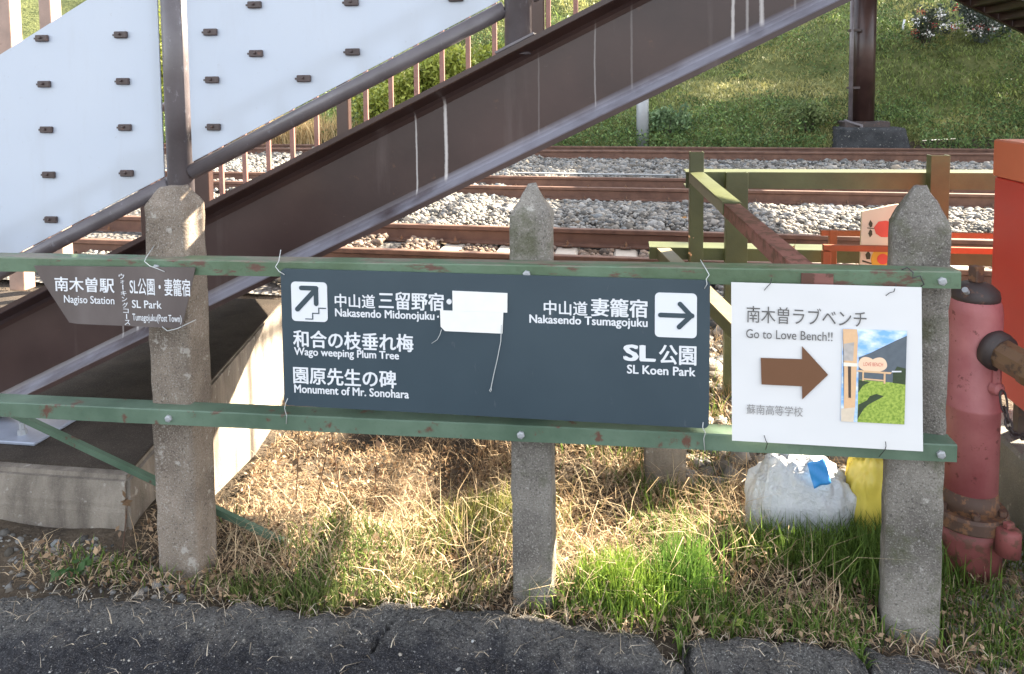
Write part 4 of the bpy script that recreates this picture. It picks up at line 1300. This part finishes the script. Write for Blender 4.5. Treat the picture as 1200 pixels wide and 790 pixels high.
wire([(0.207, 2.0575, 0.598), (0.205, 2.054, 0.585), (0.213, 2.058, 0.568), (0.210, 2.070, 0.548), (0.213, 2.072, 0.512)], 'pale wire at the lower right corner of the dark sign')
wire([(0.357, 2.041, 0.967), (0.362, 2.040, 0.974), (0.372, 2.042, 0.985), (0.378, 2.055, 0.995)], 'dark wire piercing the upper left of the white notice', 'wire_dark', 0.001)
wire([(0.655, 2.041, 0.962), (0.664, 2.040, 0.970), (0.675, 2.042, 0.973), (0.684, 2.055, 0.990)], 'dark wire piercing the upper right of the white notice', 'wire_dark', 0.001)
wire([(0.362, 2.041, 0.578), (0.366, 2.040, 0.566), (0.371, 2.043, 0.556), (0.370, 2.062, 0.530)], 'dark wire piercing the lower left of the white notice', 'wire_dark', 0.001)
wire([(0.664, 2.041, 0.580), (0.665, 2.040, 0.568), (0.664, 2.043, 0.558), (0.655, 2.062, 0.528)], 'dark wire piercing the lower right of the white notice', 'wire_dark', 0.001)
wire([(0.70, 2.066, 1.024), (0.715, 2.07, 1.030), (0.728, 2.064, 1.018), (0.724, 2.06, 1.005), (0.742, 2.058, 1.012), (0.752, 2.058, 0.990), (0.745, 2.06, 0.984)], 'dark tangled wire on the top rail before the right post', 'wire_dark', 0.0018)

# ------------------------------------------------------------------ green steel barrier behind the fence
def channel(bm, a, b, wd, dp, side=Vector((0, 1, 0)), th=0.006):
    a, b = Vector(a), Vector(b)
    u = (b - a).normalized(); s = (side - u * side.dot(u)).normalized(); t = u.cross(s)
    L = (b - a).length
    xbox(bm, (u, s, t), a, 0, L, 0, th, -wd / 2, wd / 2, 0.001)
    xbox(bm, (u, s, t), a, 0, L, th + 0.0002, dp, wd / 2 - th, wd / 2, 0.001)
    xbox(bm, (u, s, t), a, 0, L, th + 0.0002, dp, -wd / 2, -wd / 2 + th, 0.001)
bar = thing('green_barrier', 'olive green steel barrier of posts and beams between the fence and the tracks', 'barrier', (0.9, 3.9, -0.1), None)
for x, wd, y, zt in ((0.349, 0.068, 3.885, 1.171), (0.541, 0.105, 3.865, 1.072), (1.478, 0.085, 3.885, 1.160)):
    bm = B(); channel(bm, (x, y, -0.25), (x, y, zt), wd, 0.06)
    obj('barrier_post', bm, M['olive'], bar)
bm = B(); channel(bm, (0.30, 3.945, 1.024), (2.8, 3.945, 1.034), 0.082, 0.15); obj('beam', bm, M['olive'], bar)
bm = B(); channel(bm, (0.12, 3.95, 0.645), (2.8, 3.95, 0.652), 0.062, 0.15); obj('beam', bm, M['olive'], bar)
br = thing('rusty_strut', 'rust red angle strut running back from the top fence rail to the green barrier', 'strut', (0.5, 2.14, 0.99))
A_, B_ = Vector((0.497, 2.142, 0.990)), Vector((0.345, 3.86, 1.062))
for i, (t0_, t1_, hw, mat) in enumerate(((0.0, 0.60, 0.031, 'rust_red'), (0.55, 1.0, 0.036, 'olive'))):
    a, b = A_.lerp(B_, t0_), A_.lerp(B_, t1_)
    u = (b - a).normalized(); s = Vector((1, 0, 0)); s = (s - u * s.dot(u)).normalized(); t = u.cross(s)
    if t.z < 0: t = -t
    o0 = a + t * (0.0065 * i)
    bm = B(); xbox(bm, (u, s, t), o0, 0, (b - a).length, -hw, hw, 0, 0.006, 0.001)
    xbox(bm, (u, s, t), o0, 0, (b - a).length, -hw, -hw + 0.006, -0.045, -0.0004, 0.001)
    obj('angle_bar', bm, M[mat], br)
bm = B(); box(bm, 0.455, 0.535, 2.0675, 2.0735, 0.974, 1.008, 0.001); obj('end_plate', bm, M['rust_red'], br)
b2 = thing('lower_strut', 'lower olive angle strut glimpsed through the gap between the dark sign and the white notice', 'strut', (0.5, 2.15, 0.64))
a, b = Vector((0.515, 2.150, 0.640)), Vector((0.19, 3.93, 0.672))
u = (b - a).normalized(); s = Vector((1, 0, 0)); s = (s - u * s.dot(u)).normalized(); t = u.cross(s)
if t.z < 0: t = -t
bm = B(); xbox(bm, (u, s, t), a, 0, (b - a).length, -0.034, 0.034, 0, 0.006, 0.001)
obj('top_leaf', bm, M['sunlit_olive'], b2)  # sunlight painted in: paler than the olive of the side leaf
bm = B(); xbox(bm, (u, s, t), a, 0, (b - a).length, -0.034, -0.028, -0.05, -0.0004, 0.001)
obj('side_leaf', bm, M['olive'], b2)
# concrete stub
bm = rough_post(0.075, 0.235, 2.95, 3.10, -0.4, 0.10, 0.115, 21.0, gable=0.9)
props(obj('concrete_stub', bm, M['block'], smooth=True), 'short pale concrete stub in the grass below the dark sign', 'stub')

# ------------------------------------------------------------------ orange frame and tulip board
of = thing('orange_frame', 'low orange square tube frame standing behind the right post', 'frame', (0.95, 2.8, -0.1))
def sq(bm, p, q, w_):
    p, q = Vector(p), Vector(q); u = (q - p).normalized()
    s = Vector((0, 0, 1)) if abs(u.z) < 0.9 else Vector((1, 0, 0)); s = (s - u * s.dot(u)).normalized(); t = u.cross(s)
    xbox(bm, (u, s, t), p, 0, (q - p).length, -w_ / 2, w_ / 2, -w_ / 2, w_ / 2, 0.002)
for p, q in (((0.87, 3.55, 0.775), (1.9, 3.55, 0.775)), ((0.92, 3.80, 0.795), (1.9, 3.80, 0.795))):
    bm = B(); sq(bm, p, q, 0.026); obj('top_tube', bm, M['orange'], of)
for x, y, z in ((0.885, 3.55, 0.76), (1.88, 3.55, 0.76), (0.975, 3.80, 0.81), (1.88, 3.80, 0.78)):
    bm = B(); sq(bm, (x, y, -0.15), (x, y, z), 0.034); obj('leg', bm, M['orange'], of)
tb = thing('tulip_board', 'cream board painted with a red tulip and a sunflower, half hidden by the right post', 'board', (1.15, 3.65, 0.3))
bm = B(); prism_xz(bm, [(1.0547, 0.3672), (1.2838, 0.3672), (1.2838, 0.9651), (1.2020, 0.9563), (1.0610, 0.9236)], 3.65, 3.665)
obj('panel', bm, M['cream'], tb)
def shape(poly, mat, name, y=3.6485):
    bm = B(); prism_xz(bm, poly, y, 3.6499); return obj(name, bm, mat, tb)
shape([(1.1139, 0.8518), (1.1227, 0.8229), (1.1453, 0.8078), (1.1705, 0.8078), (1.1919, 0.8203), (1.1806, 0.8354), (1.1957, 0.8480), (1.1793, 0.8581), (1.1957, 0.8745), (1.1642, 0.8833), (1.1328, 0.8782)], M['tulip_red'], 'tulip_flower')
shape([(1.0849, 0.8506), (1.1151, 0.8480), (1.1151, 0.8443), (1.0849, 0.8468)], M['leaf_dark'], 'stem')
shape([(1.0975, 0.8506), (1.0900, 0.8657), (1.0975, 0.8858), (1.1076, 0.8707), (1.1063, 0.8556)], M['leaf_dark'], 'leaf')
shape([(1.0975, 0.8430), (1.0900, 0.8229), (1.0975, 0.8052), (1.1076, 0.8178), (1.1063, 0.8354)], M['leaf_dark'], 'leaf')
shape([(1.164 + 0.06 * math.cos(a), 0.7045 + 0.06 * math.sin(a)) for a in [2 * PI * k / 20 for k in range(20)]], M['print_yellow'], 'sunflower')
shape([(1.155 + 0.025 * math.cos(a), 0.707 + 0.025 * math.sin(a)) for a in [2 * PI * k / 14 for k in range(14)]], M['tulip_red'], 'sunflower_heart', 3.6475)
shape([(1.0673, 0.7008), (1.1076, 0.6882), (1.1076, 0.6819), (1.0673, 0.6920)], M['leaf_dark'], 'stem')
shape([(1.0849, 0.7046), (1.0799, 0.7259), (1.0925, 0.7448), (1.1026, 0.7259), (1.1000, 0.7046)], M['leaf_dark'], 'leaf')

# ------------------------------------------------------------------ hydrant
hx, hy = 1.062, 2.5
hd = thing('fire_hydrant', 'old faded red fire hydrant with a capped side outlet and chain', 'hydrant', (hx, hy, 0.05))
bm = B(); lathe(bm, [(0.078, 0.20), (0.078, 0.50), (0.081, 0.505), (0.081, 0.515), (0.076, 0.52), (0.076, 0.80), (0.072, 0.83), (0.058, 0.855)], (hx, hy, 0), n=40)
obj('barrel', bm, M['red'], hd, True)
bm = B(); lathe(bm, [(0.086, 0.185), (0.082, 0.215), (0.0785, 0.245)], (hx, hy, 0), n=40); obj('base_collar', bm, M['rust'], hd, True)
bm = B(); lathe(bm, [(0.108, 0.140), (0.110, 0.144), (0.110, 0.176), (0.105, 0.186)], (hx, hy, 0), n=40); fl = obj('base_flange', bm, M['rust'], hd)
for k in range(6):
    a = k * PI / 3 + 0.35
    bm = B(); lathe(bm, [(0.012, 0.187), (0.012, 0.202), (0.006, 0.204)], (hx + 0.092 * math.cos(a), hy + 0.092 * math.sin(a), 0), n=6)
    o = obj('bolt', bm, M['rust']); o.parent = fl; o.matrix_parent_inverse = Matrix()
bm = B(); lathe(bm, [(0.095, -0.10), (0.095, 0.10), (0.105, 0.139)], (hx, hy, 0), n=32); obj('base_pipe', bm, M['dull_red'], hd, True)
bm = B(); lathe(bm, [(0.066, 0.835), (0.068, 0.850), (0.064, 0.868), (0.045, 0.886), (0.028, 0.892)], (hx, hy, 0), n=32); cp = obj('bonnet', bm, M['dark_iron'], hd, True)
bm = B(); vs = box(bm, hx - 0.016, hx + 0.016, hy - 0.016, hy + 0.016, 0.892, 0.942, 0.003, rz=0.5); o = obj('spindle_nut', bm, M['rust']); o.parent = cp; o.matrix_parent_inverse = Matrix()
bm = B(); lathe(bm, [(0.009, 0), (0.009, 0.02)], (hx - 0.045, hy - 0.048, 0.872), (-0.5, -0.6, 0.5), 8); o = obj('bonnet_bolt', bm, M['grey_pole']); o.parent = cp; o.matrix_parent_inverse = Matrix()
nd = Vector((0.40, -0.90, -0.17)).normalized()
no = Vector((hx + 0.005, hy, 0.715)) + nd * 0.062
bm = B(); lathe(bm, [(0.060, 0), (0.060, 0.022), (0.056, 0.024), (0.056, 0.036)], no, nd, 28); obj('outlet_collar', bm, M['dark_iron'], hd, True)
bm = B(); lathe(bm, [(0.046, 0.0365), (0.046, 0.115), (0.050, 0.117), (0.052, 0.135), (0.049, 0.15), (0.049, 0.185), (0.03, 0.19)], no, nd, 10); oc = obj('outlet_cap', bm, M['brass'], hd)
bm = B(); lathe(bm, [(0.02, 0.191), (0.018, 0.22)], no, nd, 4); o = obj('cap_nut', bm, M['brass']); o.parent = oc; o.matrix_parent_inverse = Matrix()
bm = B(); lathe(bm, [(0.022, 0), (0.02, 0.02), (0.01, 0.026)], (hx + 0.030, hy - 0.070, 0.590), (0.4, -0.9, 0), 12); obj('chain_lug', bm, M['red'], hd)
bm = B(); box(bm, hx + 0.022, hx + 0.044, hy - 0.084, hy - 0.064, 0.59, 0.66, 0.004); obj('lug_rib', bm, M['red'], hd)
# chain: links as flattened rings along a hanging curve
def chain(p, q, sag, n):
    bm = B()
    p, q = Vector(p), Vector(q)
    pts = []
    for k in range(n + 1):
        t_ = k / n
        c = p.lerp(q, t_)
        pts.append(c + Vector((0, 0, -sag * (1 - abs(2 * t_ - 1) ** 2.6))))
    for k in range(n):
        a, b = pts[k], pts[k + 1]
        u = (b - a).normalized(); ln = (b - a).length * 0.70
        s = Vector((0, 1, 0)) if k % 2 else Vector((1, 0.3, 0)); s = (s - u * s.dot(u)).normalized()
        mid = (a + b) / 2
        ring = []
        for j in range(13):
            an = 2 * PI * j / 12
            ring.append(mid + u * (ln * 1.05 * math.copysign(abs(math.cos(an)) ** 0.7, math.cos(an))) + s * (0.0105 * math.sin(an)))
        tube(bm, ring, 0.0034, 6, caps=False)
    return bm
obj('chain', chain((hx + 0.042, hy - 0.098, 0.582), no + nd * 0.15 + Vector((0.012, 0, 0)) + Vector((0, 0, -0.052)), 0.13, 13), M['dark_iron'], hd, True)
bm = B(); lathe(bm, [(0.034, 0.10), (0.034, 0.168), (0.030, 0.176), (0.014, 0.179)], (hx + 0.066, hy - 0.112, 0), n=24); dc = obj('drain_cap', bm, M['dull_red'], hd, True)
bm = B(); box(bm, hx + 0.052, hx + 0.080, hy - 0.122, hy - 0.102, 0.1795, 0.198, 0.003, rz=0.4); o = obj('cap_key', bm, M['dull_red']); o.parent = dc; o.matrix_parent_inverse = Matrix()

# hose cabinet
hb = thing('hose_cabinet', 'large red hose cabinet on a concrete pad behind the hydrant', 'cabinet', (1.8, 2.7, 0.2))
bm = B(); box(bm, 1.368, 2.20, 2.22, 3.095, 0.36, 1.150, 0.004); obj('body', bm, M['red_box'], hb)
bm = B(); box(bm, 1.362, 2.21, 2.21, 3.102, 1.153, 1.291, 0.006); obj('lid', bm, M['red_pale'], hb)  # lid in a paler orange red than the body
for x in (1.46, 2.14):
    for y in (2.28, 3.03):
        bm = B(); box(bm, x - 0.02, x + 0.02, y - 0.02, y + 0.02, 0.201, 0.3595); obj('leg', bm, M['dark_iron'], hb)
bm = B(); box(bm, 1.365, 2.4, 2.1, 3.25, -0.12, 0.20, 0.012)
props(obj('concrete_pad', bm, M['slab']), 'grey concrete pad under the red hose cabinet', 'pad')

# ------------------------------------------------------------------ sacks under the right end of the fence
def sack(c, rx, ry, h, seed, mat, name='bag'):
    bm = B()
    bmesh.ops.create_icosphere(bm, subdivisions=5, radius=1)
    for v in bm.verts:
        p = v.co.copy()
        q = Vector((math.copysign(abs(p.x) ** 0.7, p.x), math.copysign(abs(p.y) ** 0.7, p.y), math.copysign(abs(p.z) ** 0.8, p.z)))
        qs = Vector((q.x * 4.5, q.y * 4.5, q.z * 0.9)); k = 0.95 + 0.10 * noise.fractal(q * 1.4 + Vector((seed, 0, 0)), 0.7, 2, 3) + 0.20 * abs(noise.noise(qs + Vector((0, seed, 0)))) + 0.05 * abs(noise.noise(q * 7 + Vector((0, 0, seed)))) - 0.25 * max(0, q.z - 0.3)
        v.co = Vector((c[0] + q.x * rx * k, c[1] + q.y * ry * k, c[2] + max(q.z * k, -0.8) * h))
    return bm
def m_film():
    k = NT('crinkled_white_film')
    c = k.mix(k.noise(14, 5), (0.50, 0.52, 0.55), (0.72, 0.72, 0.72))
    k.bump(k.noise(26, 6, 0.7), 1.0, 0.02)
    return k.out(c, 0.3)
M['film'] = m_film()
ws = thing('white_sack', 'crinkled white plastic sack with a blue label lying in the grass', 'sack', (0.64, 2.82, -0.05))
obj('bag', sack((0.595, 2.67, 0.03), 0.165, 0.10, 0.245, 2.0, M['film']), M['film'], ws, True)
bm = B()
def label_pt(u, v):
    u, v = u - 0.5, v - 0.5
    z = 0.222 + v * 0.075 + u * 0.02
    return (0.632 + u * 0.055 - v * 0.02, 2.556 + 0.16 * max(0, z - 0.15) + 0.004 * math.sin(8 * (u + v)), z)
sheet(bm, 8, label_pt, 0.002)
obj('label', bm, M['blue_label'], ws, True)
ys_ = thing('yellow_sack', 'yellow plastic sack beside the right concrete post', 'sack', (0.88, 2.85, -0.05))
obj('bag', sack((0.865, 2.68, 0.10), 0.11, 0.09, 0.22, 5.0, M['yellow_sack']), M['yellow_sack'], ys_, True)
obj('tie_knot', sack((0.90, 2.68, 0.31), 0.03, 0.03, 0.035, 7.0, M['yellow_sack']), M['yellow_sack'], ys_, True)

# ------------------------------------------------------------------ posts beyond the stair foot
for i, (x, y, z, hw, lab) in enumerate(((-3.97, 4.5, 2.9, 0.055, 'beige steel post at the left edge, the wider of two'), (-3.665, 4.5, 2.9, 0.042, 'slim beige steel post just right of the wider one above the panel edge'))):
    bm = B(); box(bm, x - hw, x + hw, y - 0.05, y + 0.05, 0.19, z, 0.004)
    props(obj('steel_post', bm, M['steel_post']), lab, 'post')

# ------------------------------------------------------------------ near grass
def near_field(n, x0, x1, y0, y1):
    x = RNG.uniform(x0, x1, n); y = RNG.uniform(y0, y1, n)
    ok = y > edge_y(x) + 0.004
    # keep the posts, foundation and pad clear
    for a, b, c, d in ((-1.46, -1.30, 2.10, 2.26), (-0.34, -0.20, 2.13, 2.26), (0.70, 0.88, 2.12, 2.30), (1.35, 2.5, 2.08, 3.27)):
        ok &= ~((x > a) & (x < b) & (y > c) & (y < d))
    ok &= ~((x < -1.58 - 0.22 * (y - 2.16)) & (y > 2.14))
    return x[ok], y[ok]
STRAW_A, STRAW_B = (0.30, 0.20, 0.11), (0.60, 0.46, 0.29)
pk = []
x, y = near_field(30000, -1.9, 1.5, 2.02, 5.0)
dn = patch(x, y, 2.2, 3.0) + 0.25
ok = RNG.uniform(0, 1, len(x)) < np.clip(dn * 1.6, 0.12, 1) * np.where(x > 0.9, 0.25, 1)
x, y = x[ok], y[ok]
pk.append(blades(x, y, ground_z(x, y) + 0.01, 0.085, 0.0014, 1.15, tones(len(x), STRAW_A, STRAW_B)))
x, y = near_field(10000, -1.6, 0.62, 2.15, 4.6)       # taller standing straw
ok = RNG.uniform(0, 1, len(x)) < np.clip(patch(x, y, 3.0, 8.0) * 2 + 0.35, 0, 1) * np.where((x < -0.75) & (y > 2.3), 0.06, 1)
x, y = x[ok], y[ok]
pk.append(blades(x, y, ground_z(x, y), 0.14, 0.0014, 0.7, tones(len(x), STRAW_A, STRAW_B)))
x, y = near_field(11000, -1.9, 1.2, 2.04, 4.0)           # withered leaves and chaff
pk.append(leaf_cards(np.stack([x, y, ground_z(x, y) + RNG.uniform(0.005, 0.05, len(x))], 1), 0.013, tones(len(x), (0.13, 0.075, 0.04), (0.45, 0.31, 0.19), 0.4), -0.2, 1.5))
x, y = near_field(26000, -1.9, 1.2, 2.03, 3.6)          # short broken bits
pk.append(blades(x, y, ground_z(x, y) + RNG.uniform(0.0, 0.03, len(x)), 0.045, 0.0016, 1.35, tones(len(x), (0.22, 0.14, 0.08), (0.58, 0.45, 0.3))))
x, y = near_field(1100, -1.4, 0.62, 2.1, 3.2)          # long fallen stems
pk.append(blades(x, y, ground_z(x, y) + RNG.uniform(0.02, 0.10, len(x)), 0.21, 0.0011, 1.4, tones(len(x), (0.34, 0.25, 0.14), (0.6, 0.48, 0.3))))
x = RNG.uniform(-2, 1.3, 900); y = RNG.uniform(1.5, 2.08, 900)
y = np.where(RNG.uniform(0, 1, 900) < 0.6, edge_y(x) - np.abs(RNG.normal(0, 0.05, 900)), y)
pk.append(blades(x, y, np.full(900, 0.006), 0.045, 0.0012, 1.45, tones(900, (0.3, 0.24, 0.17), (0.55, 0.47, 0.36))))
props(link('dry_grass', np_mesh('dry_grass', *merge(pk)), M['straw']), 'straw coloured dry grass matted on the ground behind the asphalt rim', 'grass', kind='stuff')
GA, GB = (0.055, 0.10, 0.018), (0.16, 0.24, 0.045)
pk = []
def tuft(cx, cy, rx, ry, n, h, lean=0.35, a=GA, b=GB, wd=0.0019):
    x = cx + RNG.normal(0, rx, n); y = cy + RNG.normal(0, ry, n)
    y = np.maximum(y, edge_y(x) + 0.01)
    pk.append(blades(x, y, ground_z(x, y), h, wd, lean, tones(n, a, b)))
x, y = near_field(16000, -1.45, 1.5, 2.0, 3.0)
ok = RNG.uniform(0, 1, len(x)) < np.clip(patch(x, y, 2.8, 12.0) * 2.4 - 0.05, 0.02, 1) * np.where(x > 0.9, 0.4, 1)
x, y = x[ok], y[ok]
pk.append(blades(x, y, ground_z(x, y), 0.085, 0.0017, 0.5, tones(len(x), GA, GB)))
tuft(-0.95, 2.09, 0.18, 0.035, 1100, 0.055, a=(0.07, 0.10, 0.025), b=(0.18, 0.22, 0.06))
tuft(-0.62, 2.2, 0.12, 0.04, 500, 0.06, a=(0.08, 0.10, 0.03), b=(0.2, 0.22, 0.07))
tuft(0.00, 2.20, 0.06, 0.05, 1800, 0.11, a=(0.09, 0.16, 0.02), b=(0.24, 0.34, 0.05))
tuft(0.17, 2.28, 0.05, 0.05, 900, 0.14, a=(0.06, 0.13, 0.02), b=(0.16, 0.26, 0.05))
tuft(0.32, 2.16, 0.06, 0.04, 350, 0.07)
tuft(0.55, 2.15, 0.10, 0.04, 400, 0.06)
tuft(0.62, 2.48, 0.15, 0.06, 1600, 0.13)
tuft(0.80, 2.42, 0.09, 0.06, 1000, 0.12)
tuft(0.82, 2.60, 0.10, 0.10, 1300, 0.13)
tuft(1.02, 2.16, 0.09, 0.06, 500, 0.06)
tuft(0.98, 2.35, 0.12, 0.10, 700, 0.06)
tuft(1.14, 2.03, 0.05, 0.03, 500, 0.055)
tuft(-0.45, 2.6, 0.12, 0.12, 900, 0.10, a=(0.10, 0.12, 0.03), b=(0.24, 0.24, 0.06))
tuft(-1.62, 2.10, 0.10, 0.03, 160, 0.05)
tuft(0.612, 1.99, 0.008, 0.04, 90, 0.05)
tuft(0.15, 1.99, 0.008, 0.04, 70, 0.05)
tuft(0.05, 3.6, 0.2, 0.3, 1400, 0.16)
props(link('green_grass', np_mesh('green_grass', *merge(pk)), M['leaf']), 'short green grass growing through the straw and beside the asphalt', 'grass', kind='stuff')

# single weeds
def broad_weed(x, y, n, s, label, a=(0.035, 0.085, 0.025), b=(0.09, 0.16, 0.06)):
    z = float(ground_z(x, y))
    t = thing('broadleaf_weed', label, 'weed', (x, y, z))
    bm = B()
    for k in range(3):
        an = k * 2.1
        tube(bm, [(x, y, z - 0.01), (x + 0.25 * s * math.cos(an), y + 0.25 * s * math.sin(an), z + s * 0.7)], 0.002, 5)
    obj('stalk', bm, M['leaf_dark'], t)
    P = np.stack([x + RNG.normal(0, s * 0.5, n), y + RNG.normal(0, s * 0.3, n), z + RNG.uniform(0.15, 1, n) * s], 1)
    v, tt, cc = leaf_cards(P, s * 0.42, tones(n, a, b), 0.3, 1.3)
    link('foliage', np_mesh('foliage', v, tt, cc), M['leaf'], t)
broad_weed(-1.70, 2.06, 22, 0.055, 'small broad leaved green weed in the soil left of the left post')
broad_weed(1.17, 2.13, 18, 0.06, 'low broad leaved weed in the pebbles near the hydrant')
broad_weed(0.30, 2.12, 16, 0.045, 'tiny yellow green weed at the asphalt rim', (0.16, 0.2, 0.03), (0.3, 0.32, 0.05))
def dry_stalk(x, y, h, label, lean=0.05):
    z = float(ground_z(x, y))
    t = thing('dry_weed', label, 'weed', (x, y, z), 'dry weeds before the foundation')
    bm = B()
    pts = [(x + lean * k / 5, y, z + h * k / 5) for k in range(6)]
    tube(bm, pts, [0.0025, 0.0022, 0.002, 0.0017, 0.0014, 0.001], 5)
    obj('stalk', bm, M['rust'], t)
    k = 14
    f = RNG.uniform(0.35, 1.0, k)
    P = np.stack([x + lean * f + RNG.normal(0, 0.012, k), y + RNG.normal(0, 0.012, k), z + h * f], 1)
    v, tt, cc = leaf_cards(P, 0.017, tones(k, (0.13, 0.08, 0.05), (0.28, 0.18, 0.1)), -0.1, 1.4)
    link('foliage', np_mesh('foliage', v, tt, cc), M['straw'], t)
for x, y, h, lean, lab in ((-1.22, 2.62, 0.46, 0.03, 'thin dry weed stalk nearest the left post'), (-1.06, 2.7, 0.52, -0.06, 'tall dry weed stalk leaning left before the foundation'), (-0.93, 2.66, 0.40, 0.02, 'short upright dry weed stalk before the foundation'), (-1.60, 2.16, 0.20, 0.03, 'dry seed head against the brown side of the foundation'), (-1.13, 2.58, 0.36, 0.08, 'dry weed stalk leaning right before the foundation')):
    dry_stalk(x, y, h, lab, lean)

for x, y, h, lean, lab in ((0.33, 3.55, 1.05, -0.05, 'very thin tall dry stalk in front of the left green barrier post'), (0.60, 3.3, 0.95, 0.10, 'very thin dry stalk leaning beside the rusty strut')):
    dry_stalk(x, y, h, lab, lean)
